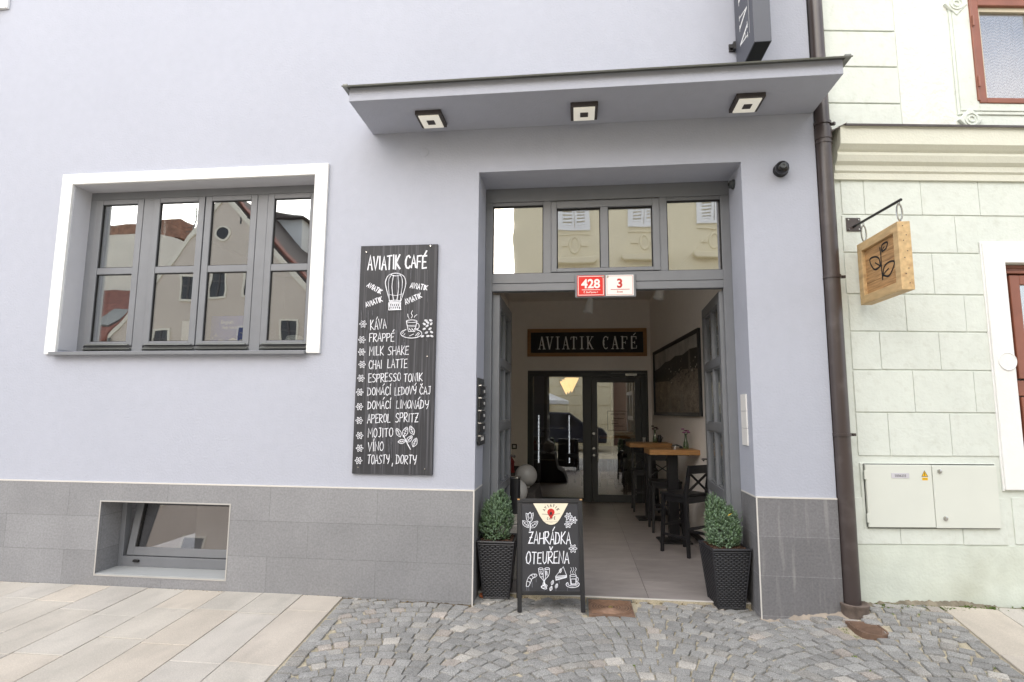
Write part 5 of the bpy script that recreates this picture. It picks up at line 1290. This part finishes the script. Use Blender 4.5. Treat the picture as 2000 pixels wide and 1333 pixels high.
# left corner: stone steps, globes, ash bin, lantern, socket
lg = thing('stone_steps', 'pale granite ledge in the left corner of the hall', 'ledge', (-.9, 1.5, 0)); n_ = MB(); n_.box(-1.245, -.53, .62, 1.9, 0.001, .50); n_.box(-1.245, -.53, .63, 1.89, .502, .53); n_.build('lower_block', M['stone'], lg, bevel=.008)
n_ = MB(); n_.prism([(-1.24, 0.001), (-.22, .001), (-.3, .22), (-.44, .3), (-.50, .62), (-1.24, .62)], 1.95, 2.9, 'y'); n_.build('slope', M['grout'], lg, bevel=.01)
n_ = MB(); n_.box(-1.245, -.80, 2.92, 4.2, .001, .72); n_.build('upper_block', M['grout'], lg, bevel=.006)
def globe(c, r, lb):
    o = thing('globe_lamp', lb, 'lamp', (c[0], c[1], c[2]-r), 0, 'white globe lamps in the hall corner'); n_ = MB(); n_.sphere(c, r, 32, 20); n_.build('globe', M['globe'], o, smooth=True)
    n_ = MB(); n_.lathe([(.05, .0), (.05, .012), (.045, .018)], (c[0], c[1], c[2]-r-.004), 18); n_.build('foot', M['white_en'], o)
globe((-.70, 1.75, .665), .135, 'white globe lamp in front, half hidden by the black ash bin'); globe((-.645, 2.45, .765), .14, 'white globe lamp behind, right of the black ash bin')
ab_ = thing('ash_bin', 'black cylinder ash bin with steel rim beside the globes', 'ash bin', (-.64, 1.1, .53)); n_ = MB(); n_.tube([(-.64, 1.1, .531), (-.64, 1.1, .885)], .054, 24); n_.build('body', M['black'], ab_, smooth=True)
n_ = MB(); n_.tube([(-.64, 1.1, .885), (-.64, 1.1, .9)], .056, 24); n_.build('rim', M['steel'], ab_, smooth=True)
ln = thing('lantern', 'small red metal lantern on the ledge by the left hall wall', 'lantern', (-.92, 3.2, .721)); n_ = MB(); n_.lathe([(.05, 0), (.052, .02), (.042, .03)], (-.92, 3.2, .721), 12); n_.lathe([(.042, .03), (.042, .14)], (-.92, 3.2, .721), 6); n_.lathe([(.055, .14), (.03, .18), (.016, .2), (.016, .215)], (-.92, 3.2, .721), 12); n_.build('body', mat('red_lantern_paint', lin(120, 34, 34), rough=.4), ln, smooth=True)
n_ = MB(); n_.tube([(-.92+.022*math.cos(a), 3.2, .94+.03*math.sin(a)) for a in [math.pi*i/10 for i in range(11)]], .003, 6); n_.build('handle', M['black'], ln)
sk_ = thing('wall_socket', 'dark framed wall socket above the red lantern', 'socket', (-1.1, 5.44, .93)); n_ = MB(); n_.box(-1.165, -1.075, 5.435, 5.449, .9, .99); n_.build('frame', M['black'], sk_, bevel=.004); n_ = MB(); n_.box(-1.145, -1.095, 5.432, 5.4348, .92, .97); n_.build('insert', M['white_en'], sk_)

# cafe interior seen through the glass
M['shade'] = mat('lit_paper_shade', lin(240, 200, 140), rough=.8, emit=(1, .6, .24, 1), es=1.1)
for i, (x, y) in enumerate(((-.1, 7.0), (-.17, 7.7), (-.24, 8.4))):
    lb = ('lit cone pendant nearest inside the glass door', 'lit cone pendant second behind the glass door', 'lit cone pendant farthest behind the glass door')[i]
    if i == 0:
        pd = thing('pendant_lamp', lb, 'lamp', (x, y, 1.97), 0, 'lit cone pendants in the cafe'); n_ = MB(wm(pd)); n_.lathe([(.004, .0), (.15, .3), (.145, .3), (.004, .02)], n=20); n_.build('shade', M['shade'], pd, smooth=True)
        n_ = MB(wm(pd)); n_.tube([(0, 0, .3), (0, 0, 1.03)], .004, 6); n_.build('cord', M['black'], pd)
    else: copy_tree(pd, (x, y, 1.97), 0, lb)
fr = thing('bottle_fridge', 'dark drinks fridge with lit edge strips inside the cafe', 'fridge', (-.55, 8.0, 0)); n_ = MB(); n_.box(-1.0, -.2, 8.02, 8.6, .002, 1.75); n_.build('body', M['black'], fr)
M['led'] = mat('led_strip', lin(230, 235, 245), emit=(.85, .9, 1, 1), es=1.1)
for x in (-.86, -.18): n_ = MB(); [n_.box(x, x+.022, 7.995, 8.015, .45+k*.03, .465+k*.03) for k in range(35)]; n_.build('led_strip', M['led'], fr)
n_ = MB()
for z in (.5, .85, 1.2): n_.box(-.95, -.25, 8.005, 8.018, z, z+.015)
n_.build('shelf_edge', M['steel'], fr)
tb = thing('cafe_table', 'dark table inside the cafe behind the right door pane', 'table', (.85, 7.9, 0)); n_ = MB(); n_.box(.5, 1.2, 7.8, 8.4, 1.0, 1.04); n_.build('tabletop', M['oak'], tb); n_ = MB(); n_.box(.82, .9, 8.05, 8.13, .02, 1.0); n_.box(.65, 1.05, 7.95, 8.25, .002, .02); n_.build('stand', M['black'], tb)

# things on the inner sill of the big window
po = thing('window_poster', 'blue card with white snowy edge standing in the big window', 'poster', (-3.45, .36, 2.2)); n_ = MB(); n_.box(-3.635, -3.2, .36, .366, 2.2, 2.50); n_.build('card', mat('blue_card', lin(74, 98, 200), rough=.5, var=.15, vs=4, emit=None), po)
n_ = MB(); pp_ = Plane((-3.635, .3598, 2.2), (1, 0, 0), (0, 0, 1)); pp_.h = .0006
fill(n_, pp_, [(0, 0), (.435, 0), (.435, .05), (.36, .075), (.3, .05), (.24, .08), (.18, .05), (.1, .06), (0, .03)]); font_text(n_, pp_, "English", .17, .22, .05); font_text(n_, pp_, "live here", .2, .17, .045)
for k in range(14): fill(n_, pp_, [(x, y) for x, y in ell(random.uniform(.02, .4), random.uniform(.06, .14), .005, .005, n=6)[:-1]])
n_.build('print', M['white_en'], po)
bo = thing('bowl', 'white bowl upside down on the sill at the right of the big window', 'bowl', (-2.76, .38, 2.2)); n_ = MB(); n_.lathe([(.1, 0), (.098, .03), (.075, .085), (.06, .095)], (-2.76, .38, 2.2), 20); n_.build('body', M['white_en'], bo, smooth=True)
sp = thing('sign_plate', 'plain white plate standing behind the second window pane', 'plate', (-3.85, .4, 2.2)); n_ = MB(); n_.box(-3.98, -3.74, .4, .41, 2.2, 2.46); n_.build('body', M['white'], sp)
isl = MB(); isl.box(WL, WR_, .285, .6, 2.16, 2.2); isl.build('inner_sill', M['white'], w1)
isl = MB(); isl.box(-5.6, -4.86, .44, 4., .0, 3.8); isl.box(-5.6, -2.0, 4., 4.1, 0, 3.8); isl.build('room_wall', mat('grey_room_wall', lin(120, 120, 122), rough=.9), w1)
for x, z, lb in ((-2.70, 3.02, 'small lit cone lamp seen through the right window pane, upper one'), (-2.76, 2.93, 'small lit cone lamp seen through the right window pane, lower one')):
    o = thing('cone_lamp', lb, 'lamp', (x-.0, 1.2, z), 0, 'cone lamps behind the big window'); n_ = MB(wm(o)); n_.lathe([(.05, .0), (.004, .1)], n=14); n_.build('shade', mat('lit_white_shade', lin(250, 250, 245), emit=(1, 1, .97, 1), es=1.6), o, smooth=True)
    n_ = MB(wm(o)); n_.tube([(0, 0, .1), (0, 0, .8)], .003, 6); n_.build('cord', M['black'], o)

# ------------------------------------------------------------------ weeds in the joints and along the walls
n_ = MB()
def tuft(x, y, s, cnt):
    z = gz(x, y)-.012
    for k in range(cnt):
        a = random.uniform(0, 6.28); l_ = s*random.uniform(.5, 1.2); dx, dy = math.cos(a), math.sin(a); w_ = .004
        p = (x+random.uniform(-.02, .02), y+random.uniform(-.02, .02)); px, py = -dy*w_, dx*w_
        n_.add([(p[0]+px, p[1]+py, z), (p[0]-px, p[1]-py, z), (p[0]+dx*l_*.6-px, p[1]+dy*l_*.6-py, z+l_*.6), (p[0]+dx*l_, p[1]+dy*l_, z+l_*.5), (p[0]+dx*l_*.6+px, p[1]+dy*l_*.6+py, z+l_*.6)], [(0, 1, 2, 3, 4)])
for k in range(170):
    x = random.uniform(2.35, 5.2); y = .1+(x-2.1)*.123-random.uniform(.02, .13)**1.0; tuft(x, y, random.uniform(.012, .03), 8)
for k in range(260):
    x = random.uniform(-1.8, 2.8) if k < 120 else random.uniform(1.2, 2.8); y = random.uniform(-2, 0); 
    if LX(y)+.05 < x < RX(y)-.05: tuft(x, y, random.uniform(.006, .013), 7)
tag(n_.build('weeds', M['weed']), kind='stuff', label='low green weeds in the joints of the paving')

n_ = MB()
for k in range(420):
    x = random.uniform(-5.6, -.88) if k < 330 else random.uniform(-.86, 1.42); y = -.018-abs(random.gauss(0, .012)) if k < 330 else random.uniform(.19, .24)
    rr = random.uniform(.002, .008); n_.tc = random.choice(((1, 1, 1), (.6, .55, .5), (1.4, 1.35, 1.2), (.9, .8, .5))); n_.sphere((x, y, gz(x, y)-.004+rr*.3), rr, 5, 4, .6)
tag(n_.build('grit', mat('dry_grit', lin(118, 106, 86), rough=1, tint=True)), kind='stuff', label='dry grit and crumbs along the foot of the grey house')
n_ = MB(); fillet(n_, (-5.8, -.012, 0), (-.885, -.012, 0), (0, -1, 0), .012, .016, 9)  # soil strip in the gap, its dark colour also painting the contact shade
tag(n_.build('dirt_shade_line', mat('dirt_shade_line', lin(84, 76, 64), rough=1, var=.4, vs=20)), kind='stuff', label='dark line of dirt and painted contact shade between the paving and the plinth')

# ------------------------------------------------------------------ the other side of the street (seen in the panes)
M['h_beige'] = plaster('beige_render', lin(212, 199, 184), .05, .1); M['h_cream'] = plaster('cream_render', lin(232, 225, 208), .05, .1); M['h_yellow'] = plaster('yellow_render', lin(226, 216, 186), .04, .1)
M['rooft'] = mat('red_roof_tiles', lin(134, 84, 70), rough=.8, var=.3, vs=6, bump=.5, bs=12); M['roofd'] = mat('dark_roof_tiles', lin(84, 74, 68), rough=.8, var=.25, vs=8, bump=.5, bs=12)
M['brick'] = mat('brick_chimney', lin(150, 112, 90), rough=.9, var=.3, vs=7); M['darkglass'] = mat('dark_window_glass', lin(34, 34, 36), rough=.1)
def far_window(par, x, z, w_, h_, y, m=None):
    n_ = MB(); k = .07
    n_.box(x-w_/2-(.06), x+w_/2+(.06), y, y+.04, z-(.06), z); n_.box(x-w_/2-(.06), x+w_/2+(.06), y, y+.04, z+h_, z+h_+(.06)); n_.box(x-w_/2-(.06), x-w_/2, y, y+.04, z, z+h_); n_.box(x+w_/2, x+w_/2+(.06), y, y+.04, z, z+h_)
    o = n_.build('window', M['h_cream'], par)
    n_ = MB(); n_.box(x-w_/2, x+w_/2, y, y+.01, z, z+h_); n_.build('pane', M['darkglass'], o)
    n_ = MB(); n_.box(x-.03, x+.03, y+.01, y+.03, z, z+h_); n_.box(x-w_/2, x-.03, y+.01, y+.03, z+h_*.6, z+h_*.6+.05); n_.box(x+.03, x+w_/2, y+.01, y+.03, z+h_*.6, z+h_*.6+.05); n_.build('glazing_bar', M['lampdark'], o)
gh = thing('gable_house', 'beige gabled house with round attic opening across the street', 'house', (-11.8, -15, 0))
n_ = MB(); apx, apz = -11.75, 8.85; n_.prism([(-15.6, -.1), (-8.2, -.1), (-8.2, 5.05), (apx, apz-.1), (-15.6, 4.0)], -20, -12, 'y'); n_.build('wall', M['h_beige'], gh)
n_ = MB()
for (xa, za) in ((-16.0, 3.75), (-7.9, 4.72)):
    n_.mi = 0 if xa < -12 else 1
    n_.hexa([(apx, -20.2, apz-.05), (xa, -20.2, za-.05), (xa, -12.15, za-.05), (apx, -12.15, apz-.05)], [(apx, -20.2, apz+.14), (xa, -20.2, za+.14), (xa, -12.15, za+.14), (apx, -12.15, apz+.14)])
ro = n_.build('roof', [M['rooft'], M['roofd']], gh)
n_ = MB(); n_.hexa([(apx, -12.55, apz+.09), (-7.9, -12.55, 4.86), (-7.9, -12.15, 4.86), (apx, -12.15, apz+.09)], [(apx, -12.55, apz+.19), (-7.9, -12.55, 4.96), (-7.9, -12.15, 4.96), (apx, -12.15, apz+.19)]); n_.build('verge_tiles', M['rooft'], ro)
n_ = MB(); n_.box(-12.1, -10.75, -17.2, -15.4, 7.2, 9.05); n_.mi = 1; n_.hexa([(-12.3, -17.4, 9.05), (-10.5, -17.4, 9.05), (-10.5, -15.1, 9.05), (-12.3, -15.1, 9.05)], [(-12.3, -17.4, 9.4), (-10.6, -17.4, 9.15), (-10.6, -15.1, 9.15), (-12.3, -15.1, 9.4)]); n_.build('dormer', [M['white'], M['roofd']], ro)
n_ = MB(); n_.box(-11.1, -10.45, -18.6, -18, 7.5, 10.15); n_.box(-11.18, -10.37, -18.68, -17.92, 10.15, 10.25); n_.build('chimney', M['h_yellow'], ro); n_ = MB(); n_.box(-10.4, -9.6, -17.2, -16.6, 6.8, 9.0); n_.build('chimney', M['brick'], ro)
n_ = MB(); n_.tube([(-8.15, -11.93, 0), (-8.15, -11.93, 4.9)], .05, 8); n_.tube([(-15.5, -11.93, 0), (-15.5, -11.93, 3.9)], .05, 8); n_.build('downpipe', M['zinc'], gh)
n_ = MB()
for x in (-11.2, -10.95): n_.box(x, x+.05, -12.005, -11.99, 7.75, 8.0)
n_.build('vent_slot', M['darkglass'], gh)
n_ = MB()
for (xa, za) in ((-15.6, 4.0), (-8.2, 5.05)): n_.hexa([(apx, -12.1, apz-.22), (xa, -12.1, za-.2), (xa, -11.96, za-.2), (apx, -11.96, apz-.22)], [(apx, -12.1, apz), (xa, -12.1, za+.02), (xa, -11.96, za+.02), (apx, -11.96, apz)])
n_.build('gable_edge', M['h_cream'], gh)
for x, z in ((-12.86, 5.2), (-11.8, 5.28), (-10.6, 5.3)): far_window(gh, x, z, .5, .78, -12)
for x, z in ((-13.68, 3.3), (-10.7, 3.4), (-9.25, 3.6)): far_window(gh, x, z, .52, .85, -12)
for x in (-14, -12, -10, -9): far_window(gh, x, 1.0, .7, 1.3, -12)
n_ = MB(); n_.loft([[(-11.75+r*math.cos(a), y, 7.43+r*.95*math.sin(a)) for a in [2*math.pi*i/24 for i in range(24)]] for r, y in ((.26, -12), (.26, -11.97), (.2, -11.97), (.2, -11.995))], False); n_.mi = 1; n_.lathe([(.001, 0), (.2, 0)], (0, 0, -50), 4); n_.loft([[(-11.75+r*math.cos(a), -11.992, 7.43+r*.95*math.sin(a)) for a in [2*math.pi*i/24 for i in range(24)]] for r in (.2, .001)], False); n_.build('round_opening', [M['h_cream'], M['darkglass']], gh)
ch = thing('cream_house', 'tall cream house with brick chimneys behind the gabled house', 'house', (-19, -18, 0)); n_ = MB(); n_.prism([(-22, -.1), (-14.8, -.1), (-14.8, 7.8), (-15.9, 8.3), (-17.0, 9.05), (-22, 8.85)], -24, -20.3, 'y') if False else n_.prism([(-26, -.1), (-15.7, -.1), (-15.7, 7.6), (-16.2, 8.5), (-17.6, 8.95), (-26, 8.6)], -24, -16, 'y'); n_.build('wall', M['h_cream'], ch)
n_ = MB(); n_.box(-20, -18.5, -17, -16.1, 8.5, 9.35); n_.build('chimney', M['brick'], ch); n_ = MB(); n_.box(-17.4, -16.45, -17, -16.1, 8.7, 9.5); n_.build('chimney', M['brick'], ch)
n_ = MB(); ax_, ay_ = -16.05, -16.4; n_.tube([(ax_, ay_, 8.2), (ax_, ay_, 10.1)], .025, 6)
for k in range(5): n_.tube([(ax_-.35+.03*k, ay_, 9.0+k*.22), (ax_+.35-.03*k, ay_, 9.05+k*.22)], .015, 5)
n_.build('antenna', M['zinc'], ch)
far_window(ch, -17.7, 7.0, .4, .5, -16)
rh = thing('red_roof_house', 'low house with red roof and skylight left of the gabled house', 'house', (-19, -14, 0)); n_ = MB(); n_.prism([(-24, -.1), (-16.3, -.1), (-16.3, 3.6), (-24, 3.6)], -15.9, -12.4, 'y'); n_.build('wall', M['h_cream'], rh)
n_ = MB(); n_.hexa([(-24, -15.9, 6.3), (-16.3, -15.9, 6.3), (-16.3, -12.1, 3.4), (-24, -12.1, 3.4)], [(-24, -15.9, 6.45), (-16.3, -15.9, 6.45), (-16.3, -12.1, 3.55), (-24, -12.1, 3.55)]); n_.build('roof', M['rooft'], rh)
n_ = MB(); n_.hexa([(-17.6, -14.4, 5.3), (-16.9, -14.4, 5.3), (-16.9, -13.4, 4.54), (-17.6, -13.4, 4.54)], [(-17.6, -14.37, 5.37), (-16.9, -14.37, 5.37), (-16.9, -13.37, 4.61), (-17.6, -13.37, 4.61)]); n_.build('skylight', M['zinc'], rh)
dh = thing('dormer_house', 'dark roofed house with white dormer and yellow chimney behind the gabled house', 'house', (-9, -22, 0)); n_ = MB(); n_.box(-13.5, -6.5, -27, -20.6, -.1, 6); n_.build('wall', M['h_beige'], dh)
n_ = MB(); n_.hexa([(-13.5, -24, 10.2), (-5.9, -24, 8.2), (-5.9, -20.3, 5.6), (-13.5, -20.3, 7.6)], [(-13.5, -24, 10.3), (-5.9, -24, 8.3), (-5.9, -20.2, 5.7), (-13.5, -20.2, 7.7)]); n_.build('roof', M['roofd'], dh)
n_ = MB(); n_.box(-13.0, -11.9, -23.5, -21, 9.0, 10.7); n_.mi = 1; n_.box(-13.2, -11.7, -23.6, -20.9, 10.7, 10.95); n_.build('dormer', [M['white'], M['roofd']], dh)
n_ = MB(); n_.box(-11.5, -10.6, -24, -23, 8.5, 12.2); n_.build('chimney', M['h_yellow'], dh); n_ = MB(); n_.box(-11.3, -10.2, -22.6, -21.8, 8, 10.3); n_.build('chimney', M['brick'], dh)
yh = thing('yellow_house', 'pale yellow house with white louvred shutters facing the cafe', 'house', (5, -12, 0)); n_ = MB(); n_.box(-2.0, 14, -22, -12, -.1, 8.95); n_.build('wall', M['h_yellow'], yh)
n_ = MB(); n_.box(-2.2, 14.3, -22.3, -11.7, 8.95, 9.2); n_.build('eaves', M['h_cream'], yh)
for i, (x, z) in enumerate(((-.05, 7.42), (2.15, 7.47), (4.3, 7.5), (6.5, 7.5), (8.7, 7.5), (10.9, 7.5))):
    n_ = MB()
    for sx in (-1, 1):
        a, b = (x-.42, x-.01) if sx < 0 else (x+.01, x+.42)
        n_.box(a, a+.07, -12, -11.94, z, z+1.3); n_.box(b-.07, b, -12, -11.94, z, z+1.3); n_.box(a+.07, b-.07, -12, -11.94, z, z+.08); n_.box(a+.07, b-.07, -12, -11.94, z+1.22, z+1.3)
        for k in range(10): n_.hexa([(a+.07, -11.95, z+.09+k*.113), (b-.07, -11.95, z+.09+k*.113), (b-.07, -11.99, z+.17+k*.113), (a+.07, -11.99, z+.17+k*.113)], [(a+.07, -11.945, z+.1+k*.113), (b-.07, -11.945, z+.1+k*.113), (b-.07, -11.985, z+.18+k*.113), (a+.07, -11.985, z+.18+k*.113)])
    n_.box(x-.52, x-.42, -12, -11.93, z-.08, z+1.4); n_.box(x+.42, x+.52, -12, -11.93, z-.08, z+1.4); n_.box(x-.42, x+.42, -12, -11.93, z-.08, z); n_.build('shutter', M['white'], yh)
    n_ = MB(); n_.prism([(x-.72, z-1.12), (x-.6, z-1.2), (x+.6, z-1.2), (x+.72, z-1.12), (x+.72, z-1.0), (x-.72, z-1.0)], -12, -11.75, 'y'); n_.build('window_hood', M['h_yellow'], yh, bevel=.03)
    n_ = MB(); n_.tube([(x+.14*math.cos(a), -12, z-.58+.24*math.sin(a)) for a in [2*math.pi*k/20 for k in range(21)]], .04, 8, False); n_.box(x-.4, x-.2, -12, -11.96, z-.62, z-.56); n_.box(x+.2, x+.4, -12, -11.96, z-.62, z-.56); n_.box(x-.5, x+.5, -12, -11.96, z-.24, z-.2); n_.build('stucco_ornament', M['h_yellow'], yh, smooth=True)
n_ = MB()
for r in range(11):
    x = -2.0-(r % 2)*.5
    while x < 14:
        a, b = max(-2.0, x+.02), min(14, x+1.18)
        if b > a+.1 and not (1.4 < (a+b)/2 < 3.0 and r < 7): n_.box(a, b, -12, -11.96, .1+r*.45, .1+r*.45+.42)
        x += 1.2
n_.build('block_joints', M['h_yellow'], yh, bevel=.01)
n_ = MB(); n_.box(1.75, 2.7, -12, -11.97, 0, 3.1); n_.build('door', mat('dark_brown_door', lin(84, 58, 48), rough=.4), yh)
for x in (5, 8, 11): far_window(yh, x, 1.6, 1.1, 1.8, -11.96)
# car and parasol across the street
cr = thing('parked_car', 'dark car parked across the street, mirrored in the glass door', 'car', (-1.2, -8.6, gz(0, -8)))
z0 = gz(0, -8); n_ = MB(); prof = [(-3.4, .35), (-3.4, .8), (-3.1, .98), (-2.5, 1.02), (-1.95, 1.5), (-1.3, 1.6), (-.3, 1.58), (.35, 1.1), (1.05, .95), (1.22, .72), (1.2, .35)]
n_.prism([(x, z0+z) for x, z in prof], -9.4, -7.7, 'y'); n_.build('body', mat('dark_car_paint', lin(38, 40, 50), rough=.12), cr, bevel=.06, seg=3)
for pts in (((-2.3, 1.05), (-1.85, 1.46), (-1.25, 1.53), (-1.25, 1.05)), ((-1.15, 1.05), (-1.15, 1.53), (-.36, 1.5), (.12, 1.05))):
    n_ = MB(); n_.prism([(x, z0+z) for x, z in pts], -7.705, -7.69, 'y'); n_.build('side_window', M['darkglass'], cr)
for x in (-2.6, .55):
    n_ = MB(Matrix.Translation((x, -7.8, z0+.33)) @ Matrix.Rotation(R(90), 4, 'X')); n_.lathe([(.2, -.1), (.31, -.1), (.33, -.06), (.33, .09), (.3, .11), (.2, .11)], n=24); wh = n_.build('wheel', M['rubber'], cr, smooth=True)
    n_ = MB(Matrix.Translation((x, -7.8, z0+.33)) @ Matrix.Rotation(R(90), 4, 'X')); n_.lathe([(.2, -.112), (.2, -.09), (.03, -.1), (.03, -.112)], n=24, caps=False); n_.lathe([(.19, .1), (.2, .12), (.05, .1), (.01, .1)], n=20); n_.build('rim', M['steel'], wh)
n_ = MB(); n_.box(1.0, 1.2, -7.9, -7.72, z0+.68, z0+.8); n_.build('headlight', M['globe'], cr, bevel=.02)
um = thing('parasol', 'white garden parasol across the street, mirrored in the glass door', 'parasol', (-2.1, -10.6, z0)); n_ = MB(); n_.lathe([(1.75, 1.95), (1.75, 2.1), (.05, 2.75), (.01, 2.75)], (-2.1, -10.2, z0), 8); n_.build('canopy', M['white'], um)
n_ = MB(); n_.tube([(-2.1, -10.2, z0), (-2.1, -10.2, z0+2.7)], .03, 10); n_.lathe([(.3, 0), (.3, .08)], (-2.1, -10.2, z0), 16); n_.build('pole', M['frame_d'], um)
